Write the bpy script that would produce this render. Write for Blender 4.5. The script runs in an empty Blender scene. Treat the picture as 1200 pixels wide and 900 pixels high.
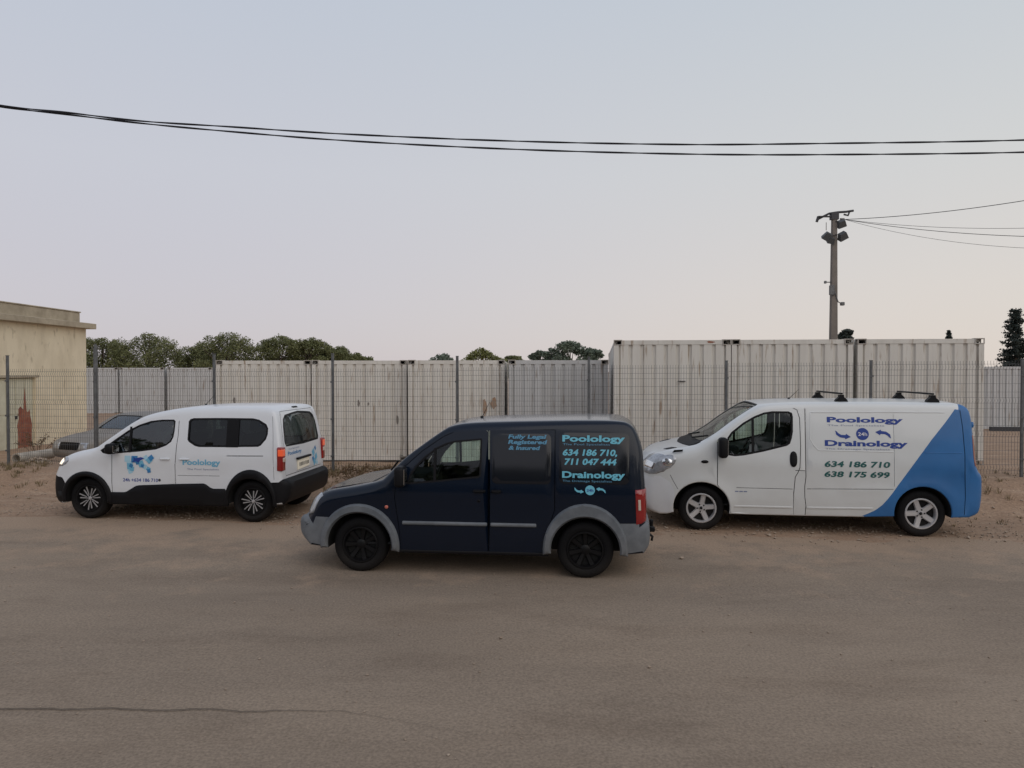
import bpy, bmesh, math, random
import numpy as np
from mathutils import Vector, Matrix, noise
from mathutils.geometry import delaunay_2d_cdt

random.seed(7)
S = bpy.context.scene
COL = S.collection
PI = math.pi

# ------------------------------------------------------------------ camera
cam_d = bpy.data.cameras.new('camera')
cam = bpy.data.objects.new('camera', cam_d)
COL.objects.link(cam)
cam_d.sensor_width = 36
cam_d.lens = 26.01
cam_d.clip_start = 0.1
cam_d.clip_end = 4000
cam.location = (0, 0, 2.39)
cam.rotation_euler = (PI / 2 - math.atan(15 / 867), 0, 0)
S.camera = cam

# ------------------------------------------------------------------ world: dusk sky
W = bpy.data.worlds.new('World')
S.world = W
W.use_nodes = True
nt = W.node_tree
for n in list(nt.nodes):
    nt.nodes.remove(n)
N = nt.nodes.new
out = N('ShaderNodeOutputWorld')
bg = N('ShaderNodeBackground')
tc = N('ShaderNodeTexCoord')
sep = N('ShaderNodeSeparateXYZ')
nt.links.new(tc.outputs['Generated'], sep.inputs[0])


def ramp_node(tree, stops, src):
    r = tree.nodes.new('ShaderNodeValToRGB')
    e = r.color_ramp.elements
    while len(e) > 1:
        e.remove(e[-1])
    for i, (p, c) in enumerate(stops):
        el = e[0] if i == 0 else e.new(p)
        el.position = p
        el.color = (c[0], c[1], c[2], 1)
    tree.links.new(src, r.inputs[0])
    return r


cool = ramp_node(nt, [(0.0, (.545, .500, .535)), (.10, (.560, .530, .570)), (.25, (.565, .570, .620)),
                      (.45, (.520, .562, .640)), (.8, (.40, .45, .55)), (1, (.36, .41, .52))], sep.outputs[2])
warm = ramp_node(nt, [(0.0, (.710, .630, .570)), (.10, (.700, .645, .595)), (.25, (.645, .645, .630)),
                      (.45, (.560, .602, .645)), (.8, (.41, .46, .55)), (1, (.36, .41, .52))], sep.outputs[2])
mr = N('ShaderNodeMapRange')
mr.inputs['From Min'].default_value = -.55
mr.inputs['From Max'].default_value = .75
mr.interpolation_type = 'SMOOTHSTEP'
nt.links.new(sep.outputs[0], mr.inputs[0])
mx = N('ShaderNodeMixRGB')
nt.links.new(mr.outputs[0], mx.inputs[0])
nt.links.new(cool.outputs[0], mx.inputs[1])
nt.links.new(warm.outputs[0], mx.inputs[2])
SUN_EL, SUN_AZ = math.radians(38), math.radians(150)      # azimuth clockwise from +Y
sky = N('ShaderNodeTexSky')
sky.sky_type = 'NISHITA'
sky.sun_disc = False
sky.sun_elevation = SUN_EL
sky.sun_rotation = SUN_AZ
sc = N('ShaderNodeVectorMath')
sc.operation = 'SCALE'
sc.inputs['Scale'].default_value = .08
nt.links.new(sky.outputs[0], sc.inputs[0])
mx2 = N('ShaderNodeMixRGB')
mx2.inputs[0].default_value = .10
nt.links.new(mx.outputs[0], mx2.inputs[1])
nt.links.new(sc.outputs[0], mx2.inputs[2])
nt.links.new(mx2.outputs[0], bg.inputs[0])
bg.inputs[1].default_value = 1.08
nt.links.new(bg.outputs[0], out.inputs[0])

sun_d = bpy.data.lights.new('sun', 'SUN')
sun_d.energy = .9
sun_d.angle = math.radians(70)
sun_d.color = (1.0, .90, .80)
sun = bpy.data.objects.new('sun', sun_d)
COL.objects.link(sun)
v = Vector((math.sin(SUN_AZ) * math.cos(SUN_EL), math.cos(SUN_AZ) * math.cos(SUN_EL), math.sin(SUN_EL)))
sun.rotation_euler = v.to_track_quat('Z', 'Y').to_euler()
sun.location = (20, 5, 20)

S.view_settings.view_transform = 'Standard'
S.view_settings.look = 'None'
S.view_settings.gamma = 1
S.view_settings.exposure = 0.0
S.cycles.max_bounces = 6
S.cycles.transparent_max_bounces = 12

# ------------------------------------------------------------------ materials
M = {}


def mat(name, col, rough=.6, metal=0.0, col2=None, scale=4.0, bump=0.0, bscale=40.0, coat=0.0, detail=6,
        lo=.35, hi=.65, stretch=(1, 1, 1), dust=None, emit=None, spec=.5, col3=None, coords='Object'):
    m = bpy.data.materials.new(name)
    m.use_nodes = True
    t = m.node_tree
    b = t.nodes['Principled BSDF']
    b.inputs['Roughness'].default_value = rough
    b.inputs['Metallic'].default_value = metal
    b.inputs['Specular IOR Level'].default_value = spec
    b.inputs['Base Color'].default_value = (*col, 1)
    if coat:
        b.inputs['Coat Weight'].default_value = coat
        b.inputs['Coat Roughness'].default_value = .08
    L = t.links.new
    if coords == 'World':
        g = t.nodes.new('ShaderNodeNewGeometry')
        src = g.outputs['Position']
    else:
        c = t.nodes.new('ShaderNodeTexCoord')
        src = c.outputs['Object']
    mp = t.nodes.new('ShaderNodeMapping')
    mp.inputs['Scale'].default_value = stretch
    L(src, mp.inputs[0])
    last = None
    if col2:
        n = t.nodes.new('ShaderNodeTexNoise')
        n.inputs['Scale'].default_value = scale
        n.inputs['Detail'].default_value = detail
        n.inputs['Roughness'].default_value = .62
        L(mp.outputs[0], n.inputs[0])
        r = ramp_node(t, [(lo, col), (hi, col2)], n.outputs[0])
        last = r.outputs[0]
        if col3:
            n2 = t.nodes.new('ShaderNodeTexNoise')
            n2.inputs['Scale'].default_value = scale * 3.7
            n2.inputs['Detail'].default_value = 5
            L(mp.outputs[0], n2.inputs[0])
            r2 = ramp_node(t, [(.60, (0, 0, 0)), (.72, (1, 1, 1))], n2.outputs[0])
            q = t.nodes.new('ShaderNodeMixRGB')
            L(r2.outputs[0], q.inputs[0])
            L(last, q.inputs[1])
            q.inputs[2].default_value = (*col3, 1)
            last = q.outputs[0]
    if dust:
        # road dust thickest near the ground, broken up by noise: (colour, z top, amount)
        dc, zt, am = dust
        g = t.nodes.new('ShaderNodeNewGeometry')
        sp = t.nodes.new('ShaderNodeSeparateXYZ')
        L(g.outputs['Position'], sp.inputs[0])
        m1 = t.nodes.new('ShaderNodeMapRange')
        m1.inputs['From Min'].default_value = zt
        m1.inputs['From Max'].default_value = .15
        m1.inputs['To Min'].default_value = am * .12
        m1.inputs['To Max'].default_value = am
        L(sp.outputs[2], m1.inputs[0])
        n3 = t.nodes.new('ShaderNodeTexNoise')
        n3.inputs['Scale'].default_value = 3.0
        n3.inputs['Detail'].default_value = 8
        L(g.outputs['Position'], n3.inputs[0])
        m2 = t.nodes.new('ShaderNodeMath')
        m2.operation = 'MULTIPLY'
        L(m1.outputs[0], m2.inputs[0])
        L(n3.outputs[0], m2.inputs[1])
        q = t.nodes.new('ShaderNodeMixRGB')
        L(m2.outputs[0], q.inputs[0])
        if last:
            L(last, q.inputs[1])
        else:
            q.inputs[1].default_value = (*col, 1)
        q.inputs[2].default_value = (*dc, 1)
        last = q.outputs[0]
        m3 = t.nodes.new('ShaderNodeMath')
        m3.operation = 'MULTIPLY_ADD'
        m3.inputs[1].default_value = .8
        m3.inputs[2].default_value = rough
        L(m2.outputs[0], m3.inputs[0])
        L(m3.outputs[0], b.inputs['Roughness'])
    if last:
        L(last, b.inputs['Base Color'])
    if bump:
        n = t.nodes.new('ShaderNodeTexNoise')
        n.inputs['Scale'].default_value = bscale
        n.inputs['Detail'].default_value = 8
        L(mp.outputs[0], n.inputs[0])
        bp = t.nodes.new('ShaderNodeBump')
        bp.inputs['Strength'].default_value = bump
        bp.inputs['Distance'].default_value = .02
        L(n.outputs[0], bp.inputs['Height'])
        L(bp.outputs[0], b.inputs['Normal'])
    if emit:
        b.inputs['Emission Color'].default_value = (*emit[0], 1)
        b.inputs['Emission Strength'].default_value = emit[1]
    M[name] = m
    return m


def glass(name, tint, rough=.03, refl=1.5):
    m = bpy.data.materials.new(name)
    m.use_nodes = True
    t = m.node_tree
    t.nodes.remove(t.nodes['Principled BSDF'])
    o = t.nodes['Material Output']
    tr = t.nodes.new('ShaderNodeBsdfTransparent')
    tr.inputs[0].default_value = (*tint, 1)
    gl = t.nodes.new('ShaderNodeBsdfGlossy')
    gl.inputs['Roughness'].default_value = rough
    gl.inputs[0].default_value = (.9, .95, 1, 1)
    fr = t.nodes.new('ShaderNodeFresnel')
    fr.inputs[0].default_value = refl
    mx = t.nodes.new('ShaderNodeMixShader')
    t.links.new(fr.outputs[0], mx.inputs[0])
    t.links.new(tr.outputs[0], mx.inputs[1])
    t.links.new(gl.outputs[0], mx.inputs[2])
    t.links.new(mx.outputs[0], o.inputs[0])
    M[name] = m


DUST = (.30, .25, .20)
mat('navy_paint', (.0018, .0065, .0175), .22, coat=.3, spec=.25, dust=(DUST, .9, .02))
mat('white_paint', (.70, .72, .75), .30, coat=.5, dust=(DUST, 1.3, .35))
mat('cream_white_paint', (.66, .68, .68), .30, coat=.5, dust=(DUST, 1.6, .40))
mat('blue_film', (.012, .135, .37), .40, coat=.12, dust=(DUST, 1.3, .12), col2=(.010, .115, .32), scale=2)
mat('grey_plastic', (.100, .114, .130), .55, col2=(.155, .170, .188), scale=6, dust=(DUST, .7, .35))
mat('black_plastic', (.0045, .0045, .006), .55, spec=.22, dust=(DUST, .6, .03))
mat('black_rubber', (.012, .012, .012), .75, dust=(DUST, .6, .25))
mat('tyre_rubber', (.005, .005, .006), .8, spec=.18, dust=(DUST, .35, .07), bump=.3, bscale=60)
mat('dark_interior', (.012, .013, .015), .85)
mat('seat_fabric', (.030, .033, .038), .95)
mat('underside_black', (.006, .006, .006), .95)
mat('alloy_silver', (.60, .60, .62), .35, metal=.6, dust=(DUST, .7, .45))
mat('black_alloy', (.004, .004, .005), .42, spec=.25, dust=(DUST, .5, .02))
mat('brake_dark', (.012, .011, .011), .6, metal=.5)
mat('chrome', (.7, .7, .7), .12, metal=1)
mat('headlight_lens', (.55, .57, .60), .12, metal=.45, col2=(.30, .31, .33), scale=14)
mat('crack_dirt', (.115, .088, .064), .95)
mat('lamp_reflector', (.80, .80, .80), .15, metal=.9)
mat('lit_headlight', (.9, .9, .85), .2, emit=((1.0, .80, .62), 1.0))
mat('red_lens', (.26, .008, .008), .15, coat=1)
mat('lit_red_lens', (.60, .06, .02), .2, coat=1, emit=((1.0, .16, .05), .32))
mat('pale_lens', (.60, .50, .42), .2, coat=1)
mat('indicator_lens', (.55, .16, .12), .3)
mat('dim_lens', (.30, .13, .10), .25, coat=.6)
mat('lit_plate_white', (.72, .68, .58), .5, emit=((1, .85, .6), .10))  # faint warm emission puts the plate lamp's light into the plate itself
mat('plate_ink', (.05, .05, .06), .5)
mat('sky_blue_film', (.14, .47, .60), .5)
mat('light_blue_film', (.15, .42, .60), .5)
mat('mid_blue_film', (.03, .19, .42), .5)
mat('pale_blue_film', (.36, .58, .70), .5)
mat('royal_blue_film', (.012, .045, .26), .5)
mat('green_film', (.012, .10, .095), .5)
mat('white_film', (.7, .7, .72), .5)
mat('grey_blue_film', (.19, .22, .34), .5)
mat('dim_blue_film', (.09, .27, .42), .5)
glass('clear_glass', (.66, .78, .73))
glass('tinted_glass', (.46, .62, .56), refl=1.9)
glass('dark_glass', (.10, .12, .125))
glass('windscreen_glass', (.55, .62, .60), refl=1.6)

mat('dark_panel', (.008, .010, .015), .10, coat=.2, spec=.35, dust=(DUST, 1.5, .02))
mat('old_car_paint', (.27, .255, .24), .6, col2=(.21, .20, .185), scale=3, dust=(DUST, 1.4, .8))
# container paint: vertical weather streaks
mat('container_paint', (.66, .63, .575), .62, col2=(.57, .535, .48), scale=1.3, stretch=(2.4, 2.4, .30), lo=.42, hi=.75,
    bump=.10, bscale=6, col3=(.33, .25, .18), coords='World')
mat('container_paint_grey', (.52, .52, .515), .62, col2=(.44, .435, .42), scale=1.3, stretch=(2.4, 2.4, .30), lo=.40, hi=.75,
    bump=.10, bscale=6, col3=(.27, .22, .18), coords='World')
mat('rust_light', (.42, .25, .15), .85, col2=(.36, .30, .24), scale=7)
mat('container_scuff', (.20, .18, .16), .8)
mat('rust', (.16, .065, .030), .9, col2=(.26, .14, .075), scale=9, bump=.3)
mat('casting_steel', (.46, .43, .39), .7, col2=(.33, .29, .25), scale=7, coords='World')
mat('galvanised', (.15, .155, .16), .55, metal=.3, col2=(.10, .10, .10), scale=8)
mat('galvanised_wire', (.085, .082, .080), .6)
mat('render_wall', (.80, .70, .52), .9, col2=(.62, .53, .38), scale=1.4, bump=.35, bscale=9, col3=(.52, .44, .31), lo=.42, hi=.75, stretch=(1, 1, .45))
mat('render_trim', (.50, .43, .32), .9, col2=(.30, .25, .18), scale=1.6, bump=.4, bscale=8, lo=.35, hi=.7)
mat('door_paint', (.64, .61, .47), .6, col2=(.54, .51, .38), scale=2.5)
mat('red_paint', (.24, .060, .035), .8, col2=(.33, .14, .08), scale=6)
mat('pipe_cement', (.48, .43, .36), .8, col2=(.34, .30, .25), scale=4)
mat('stone', (.27, .205, .15), .95, col2=(.40, .32, .25), scale=3, coords='World')
mat('concrete_pole', (.20, .175, .155), .85, col2=(.14, .125, .11), scale=2.2, bump=.2, bscale=20)
mat('dark_steel', (.035, .035, .04), .6)
mat('lamp_housing', (.07, .075, .08), .5)
mat('lamp_glass', (.35, .37, .38), .2)
mat('cable_black', (.012, .012, .018), .7)
mat('bark', (.07, .05, .035), .95, col2=(.11, .085, .06), scale=6)
mat('dry_grass', (.24, .175, .095), .95, col2=(.15, .12, .06), scale=3, coords='World')
mat('dry_weed', (.12, .075, .040), .95)


def leaf_mat(name, a, b):
    m = bpy.data.materials.new(name)
    m.use_nodes = True
    t = m.node_tree
    bs = t.nodes['Principled BSDF']
    bs.inputs['Roughness'].default_value = .75
    at = t.nodes.new('ShaderNodeAttribute')
    at.attribute_name = 'tone'
    r = ramp_node(t, [(0, a), (1, b)], at.outputs['Fac'])
    t.links.new(r.outputs[0], bs.inputs['Base Color'])
    M[name] = m


leaf_mat('pine_leaf', (.10, .115, .045), (.20, .205, .085))
leaf_mat('green_leaf', (.12, .135, .04), (.23, .23, .08))
leaf_mat('olive_leaf', (.09, .12, .09), (.17, .21, .155))
leaf_mat('conifer_leaf', (.016, .024, .020), (.045, .060, .050))


# ground materials, world-space
def ground_mat(name, c1, c2, c3, s1, s2, bump, fine, edge=None):
    m = bpy.data.materials.new(name)
    m.use_nodes = True
    t = m.node_tree
    L = t.links.new
    b = t.nodes['Principled BSDF']
    b.inputs['Roughness'].default_value = .93
    b.inputs['Specular IOR Level'].default_value = .25
    g = t.nodes.new('ShaderNodeNewGeometry')
    mp = t.nodes.new('ShaderNodeMapping')
    mp.inputs['Rotation'].default_value = (0, 0, .13)
    mp.inputs['Scale'].default_value = (.45, 1.25, 1)
    L(g.outputs['Position'], mp.inputs[0])

    def nz(scale, det, src):
        n = t.nodes.new('ShaderNodeTexNoise')
        n.inputs['Scale'].default_value = scale
        n.inputs['Detail'].default_value = det
        n.inputs['Roughness'].default_value = .65
        L(src, n.inputs[0])
        return n.outputs[0]
    a = ramp_node(t, [(.32, c1), (.70, c2)], nz(s1, 8, mp.outputs[0])).outputs[0]
    f = ramp_node(t, [(.50, (0, 0, 0)), (.72, (1, 1, 1))], nz(s2, 9, mp.outputs[0])).outputs[0]
    q = t.nodes.new('ShaderNodeMixRGB')
    L(f, q.inputs[0])
    L(a, q.inputs[1])
    q.inputs[2].default_value = (*c3, 1)
    if edge:
        # large faint patches, then loose dirt carried over the edge of the road
        pn = ramp_node(t, [(.40, (.86, .86, .87)), (.60, (1.05, 1.04, 1.03))], nz(.22, 6, mp.outputs[0])).outputs[0]
        q0 = t.nodes.new('ShaderNodeMixRGB')
        q0.blend_type = 'MULTIPLY'
        q0.inputs[0].default_value = 1
        L(q.outputs[0], q0.inputs[1])
        L(pn, q0.inputs[2])
        at = t.nodes.new('ShaderNodeAttribute')
        at.attribute_name = 'spill'
        ad = t.nodes.new('ShaderNodeMath')
        ad.operation = 'ADD'
        L(at.outputs['Fac'], ad.inputs[0])
        L(nz(1.6, 9, g.outputs['Position']), ad.inputs[1])
        er = ramp_node(t, [(.70, (0, 0, 0)), (.92, (1, 1, 1))], ad.outputs[0]).outputs[0]
        q = t.nodes.new('ShaderNodeMixRGB')
        L(er, q.inputs[0])
        L(q0.outputs[0], q.inputs[1])
        q.inputs[2].default_value = (*edge, 1)
    # fine grain: small aggregate
    fn = nz(fine, 3, g.outputs['Position'])
    r = ramp_node(t, [(.3, (.74, .74, .74)), (.7, (1.22, 1.22, 1.22))], fn).outputs[0]
    q2 = t.nodes.new('ShaderNodeMixRGB')
    q2.blend_type = 'MULTIPLY'
    q2.inputs[0].default_value = 1
    L(q.outputs[0], q2.inputs[1])
    L(r, q2.inputs[2])
    L(q2.outputs[0], b.inputs['Base Color'])
    bp = t.nodes.new('ShaderNodeBump')
    bp.inputs['Strength'].default_value = bump
    bp.inputs['Distance'].default_value = .02
    L(nz(fine * .6, 6, g.outputs['Position']), bp.inputs['Height'])
    L(bp.outputs[0], b.inputs['Normal'])
    M[name] = m


ground_mat('road_surface', (.262, .203, .150), (.315, .248, .186), (.228, .174, .128), .40, 1.1, .25, 45, edge=(.36, .262, .185))
ground_mat('dirt', (.375, .255, .172), (.29, .192, .128), (.43, .312, .222), 1.2, 3.2, .7, 26)


# ------------------------------------------------------------------ helpers
def tag(o, label=None, cat=None, group=None, kind=None):
    if label:
        o['label'] = label
    if cat:
        o['category'] = cat
    if group:
        o['group'] = group
    if kind:
        o['kind'] = kind
    return o


def empty(name, loc=(0, 0, 0), rz=0.0, **k):
    o = bpy.data.objects.new(name, None)
    COL.objects.link(o)
    o.location = loc
    o.rotation_euler = (0, 0, rz)
    return tag(o, **k)


def mesh_obj(name, verts, faces, mats, parent=None, smooth=False, mi=None, auto=None, **k):
    me = bpy.data.meshes.new(name)
    me.from_pydata([tuple(v) for v in verts], [], faces)
    if not isinstance(mats, (list, tuple)):
        mats = [mats]
    for m in mats:
        me.materials.append(M[m] if isinstance(m, str) else m)
    if mi:
        me.polygons.foreach_set('material_index', mi)
    if smooth:
        me.polygons.foreach_set('use_smooth', [True] * len(me.polygons))
    me.update()
    if auto:
        me.set_sharp_from_angle(angle=math.radians(auto))
    o = bpy.data.objects.new(name, me)
    COL.objects.link(o)
    if parent:
        o.parent = parent
    return tag(o, **k)


class MB:
    """collects simple shapes into one mesh"""

    def __init__(s):
        s.v = []
        s.f = []

    def add(s, v, f):
        n = len(s.v)
        s.v += [tuple(p) for p in v]
        s.f += [tuple(i + n for i in q) for q in f]
        return s

    def box(s, x0, x1, y0, y1, z0, z1):
        return s.add([(x0, y0, z0), (x1, y0, z0), (x1, y1, z0), (x0, y1, z0), (x0, y0, z1), (x1, y0, z1), (x1, y1, z1), (x0, y1, z1)],
                     [(0, 3, 2, 1), (4, 5, 6, 7), (0, 1, 5, 4), (1, 2, 6, 5), (2, 3, 7, 6), (3, 0, 4, 7)])

    def rbox(s, x0, x1, y0, y1, z0, z1, r=.02, seg=2):
        bm = bmesh.new()
        bmesh.ops.create_cube(bm, size=1)
        bmesh.ops.scale(bm, vec=(x1 - x0, y1 - y0, z1 - z0), verts=bm.verts)
        bmesh.ops.translate(bm, vec=((x0 + x1) / 2, (y0 + y1) / 2, (z0 + z1) / 2), verts=bm.verts)
        bmesh.ops.bevel(bm, geom=bm.edges, offset=r, segments=seg, profile=.5, affect='EDGES')
        bm.verts.index_update()
        s.add([v.co[:] for v in bm.verts], [[v.index for v in f.verts] for f in bm.faces])
        bm.free()
        return s

    def tube(s, pts, r, n=8, cap=True):
        pts = [Vector(p) for p in pts]
        rs = r if isinstance(r, (list, tuple)) else [r] * len(pts)
        base = len(s.v)
        ref = None
        for i, p in enumerate(pts):
            d = (pts[min(i + 1, len(pts) - 1)] - pts[max(i - 1, 0)]).normalized()
            if ref is None:
                ref = Vector((0, 0, 1)) if abs(d.z) < .9 else Vector((1, 0, 0))
            a = d.cross(ref).normalized()
            b = a.cross(d).normalized()
            ref = b
            for k in range(n):
                t = 2 * PI * k / n
                q = p + (a * math.cos(t) + b * math.sin(t)) * rs[i]
                s.v.append(tuple(q))
        for i in range(len(pts) - 1):
            for k in range(n):
                a0 = base + i * n + k
                a1 = base + i * n + (k + 1) % n
                s.f.append((a0, a1, a1 + n, a0 + n))
        if cap:
            s.f.append(tuple(base + k for k in range(n))[::-1])
            s.f.append(tuple(base + (len(pts) - 1) * n + k for k in range(n)))
        return s

    def lathe_y(s, prof, n=40, cx=0, cz=0):
        """profile [(radius, y)] turned about the y axis"""
        base = len(s.v)
        for k in range(n):
            t = 2 * PI * k / n
            for r, y in prof:
                s.v.append((cx + r * math.cos(t), y, cz + r * math.sin(t)))
        m = len(prof)
        for k in range(n):
            for i in range(m - 1):
                a = base + k * m + i
                b = base + ((k + 1) % n) * m + i
                s.f.append((a, b, b + 1, a + 1))
        return s

    def prism(s, poly, y0, y1):
        """(x,z) polygon extruded along y"""
        n = len(poly)
        v = [(x, y0, z) for x, z in poly] + [(x, y1, z) for x, z in poly]
        f = [tuple(range(n)), tuple(range(2 * n - 1, n - 1, -1))]
        f += [(i, i + n, (i + 1) % n + n, (i + 1) % n) for i in range(n)]
        return s.add(v, f)

    def build(s, name, m, parent=None, smooth=False, auto=None, **k):
        return mesh_obj(name, s.v, s.f, m, parent, smooth, auto=auto, **k)


def fix_normals(o):
    bm = bmesh.new()
    bm.from_mesh(o.data)
    bmesh.ops.recalc_face_normals(bm, faces=bm.faces)
    bm.to_mesh(o.data)
    bm.free()
    return o


def copy_tree(o, parent=None):
    c = o.copy()
    COL.objects.link(c)
    c.parent = parent
    for ch in list(o.children):
        copy_tree(ch, c)
    return c


def clamp(t, a=0.0, b=1.0):
    return a if t < a else b if t > b else t


def sstep(a, b, x):
    t = clamp((x - a) / (b - a))
    return t * t * (3 - 2 * t)


def inside(poly, P):
    """vectorised point in polygon; P (n,2)"""
    x, y = P[:, 0], P[:, 1]
    r = np.zeros(len(P), bool)
    q = np.array(poly)
    n = len(q)
    j = n - 1
    for i in range(n):
        xi, yi = q[i]
        xj, yj = q[j]
        if yi != yj:
            c = ((yi > y) != (yj > y)) & (x < (xj - xi) * (y - yi) / (yj - yi) + xi)
            r ^= c
        j = i
    return r


def catmull(ctrl, step=.05, closed=False):
    """smooth a list of (x,z[,corner]) ; corners stay sharp. returns dense points"""
    n = len(ctrl)
    res = []
    rng = range(n if closed else n - 1)
    g = lambda i: ctrl[i % n] if closed else ctrl[max(0, min(n - 1, i))]
    for i in rng:
        p1, p2 = np.array(g(i)[:2]), np.array(g(i + 1)[:2])
        c1 = len(g(i)) > 2 and g(i)[2]
        c2 = len(g(i + 1)) > 2 and g(i + 1)[2]
        p0 = np.array(g(i - 1)[:2]) if not c1 else 2 * p1 - p2
        p3 = np.array(g(i + 2)[:2]) if not c2 else 2 * p2 - p1
        L = np.linalg.norm(p2 - p1)
        m1 = (p2 - p0) / (np.linalg.norm(p2 - p1) + np.linalg.norm(p1 - p0) + 1e-9) * L
        m2 = (p3 - p1) / (np.linalg.norm(p3 - p2) + np.linalg.norm(p2 - p1) + 1e-9) * L
        k = max(1, int(math.ceil(L / step)))
        for j in range(k):
            t = j / k
            h = (2 * t ** 3 - 3 * t ** 2 + 1) * p1 + (t ** 3 - 2 * t ** 2 + t) * m1 + (-2 * t ** 3 + 3 * t ** 2) * p2 + (t ** 3 - t ** 2) * m2
            res.append((float(h[0]), float(h[1])))
    if not closed:
        res.append(tuple(ctrl[-1][:2]))
    return res


def offset_poly(poly, d):
    """move a closed polygon inward by d (any orientation)"""
    n = len(poly)
    A = sum(poly[i][0] * poly[(i + 1) % n][1] - poly[(i + 1) % n][0] * poly[i][1] for i in range(n))
    sg = 1 if A > 0 else -1
    outp = []
    for i in range(n):
        x0, y0 = poly[i - 1]
        x1, y1 = poly[i]
        x2, y2 = poly[(i + 1) % n]
        a = Vector((x1 - x0, y1 - y0))
        b = Vector((x2 - x1, y2 - y1))
        if a.length < 1e-9 or b.length < 1e-9:
            outp.append((x1, y1))
            continue
        a.normalize()
        b.normalize()
        na = Vector((-a.y, a.x)) * sg
        nb = Vector((-b.y, b.x)) * sg
        m = na + nb
        if m.length < 1e-6:
            m = na
        m.normalize()
        c = max(.5, m.dot(na))
        outp.append((x1 + m.x * d / c, y1 + m.y * d / c))
    return outp


def round_rect(x0, x1, y0, y1, r, seg=4):
    p = []
    for cx, cy, a in ((x1 - r, y1 - r, 0), (x0 + r, y1 - r, 90), (x0 + r, y0 + r, 180), (x1 - r, y0 + r, 270)):
        for k in range(seg + 1):
            t = math.radians(a + 90 * k / seg)
            p.append((cx + r * math.cos(t), cy + r * math.sin(t)))
    return p


def stroke(pts, w):
    """polyline -> thin closed polygon"""
    L, R = [], []
    n = len(pts)
    for i in range(n):
        a = Vector(pts[max(i - 1, 0)])
        b = Vector(pts[min(i + 1, n - 1)])
        d = (b - a).normalized()
        nn = Vector((-d.y, d.x)) * w / 2
        p = Vector(pts[i])
        L.append(tuple(p + nn))
        R.append(tuple(p - nn))
    return L + R[::-1]


def densify(poly, step, closed=True):
    r = []
    n = len(poly)
    for i in range(n if closed else n - 1):
        a, b = poly[i], poly[(i + 1) % n]
        L = math.hypot(b[0] - a[0], b[1] - a[1])
        k = max(1, int(math.ceil(L / step)))
        for j in range(k):
            t = j / k
            r.append((a[0] + (b[0] - a[0]) * t, a[1] + (b[1] - a[1]) * t))
    if not closed:
        r.append(tuple(poly[-1]))
    return r


def cdt(boundary, polys, step, extra=()):
    """constrained triangulation of a boundary with inner constraint polygons and a grid of points.
    returns verts (list of 2d), tris, centroids"""
    V, E = [], []

    def addp(p):
        n = len(V)
        V.extend(Vector((float(a), float(b))) for a, b in p)
        E.extend((n + i, n + (i + 1) % len(p)) for i in range(len(p)))
    addp(boundary)
    for p in polys:
        addp(p)
    B = np.array(boundary)
    fix = np.array([(v.x, v.y) for v in V])
    gx = np.arange(B[:, 0].min() + step / 2, B[:, 0].max(), step)
    gy = np.arange(B[:, 1].min() + step / 2, B[:, 1].max(), step)
    G = np.array([(a, b) for a in gx for b in gy]) if len(gx) and len(gy) else np.zeros((0, 2))
    if len(G):
        G = G[inside(boundary, G)]
    if len(G):
        d = np.min(((G[:, None, :] - fix[None, :, :]) ** 2).sum(2), axis=1)
        G = G[d > (step * .4) ** 2]
        V.extend(Vector((float(a), float(b))) for a, b in G)
    r = delaunay_2d_cdt(V, E, [], 0, 1e-6)
    vo = [(v.x, v.y) for v in r[0]]
    A = np.array(vo)
    T = np.array([f for f in r[2]])
    C = A[T].mean(1)
    k = inside(boundary, C)
    T, C = T[k], C[k]
    return vo, T, C


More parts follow.
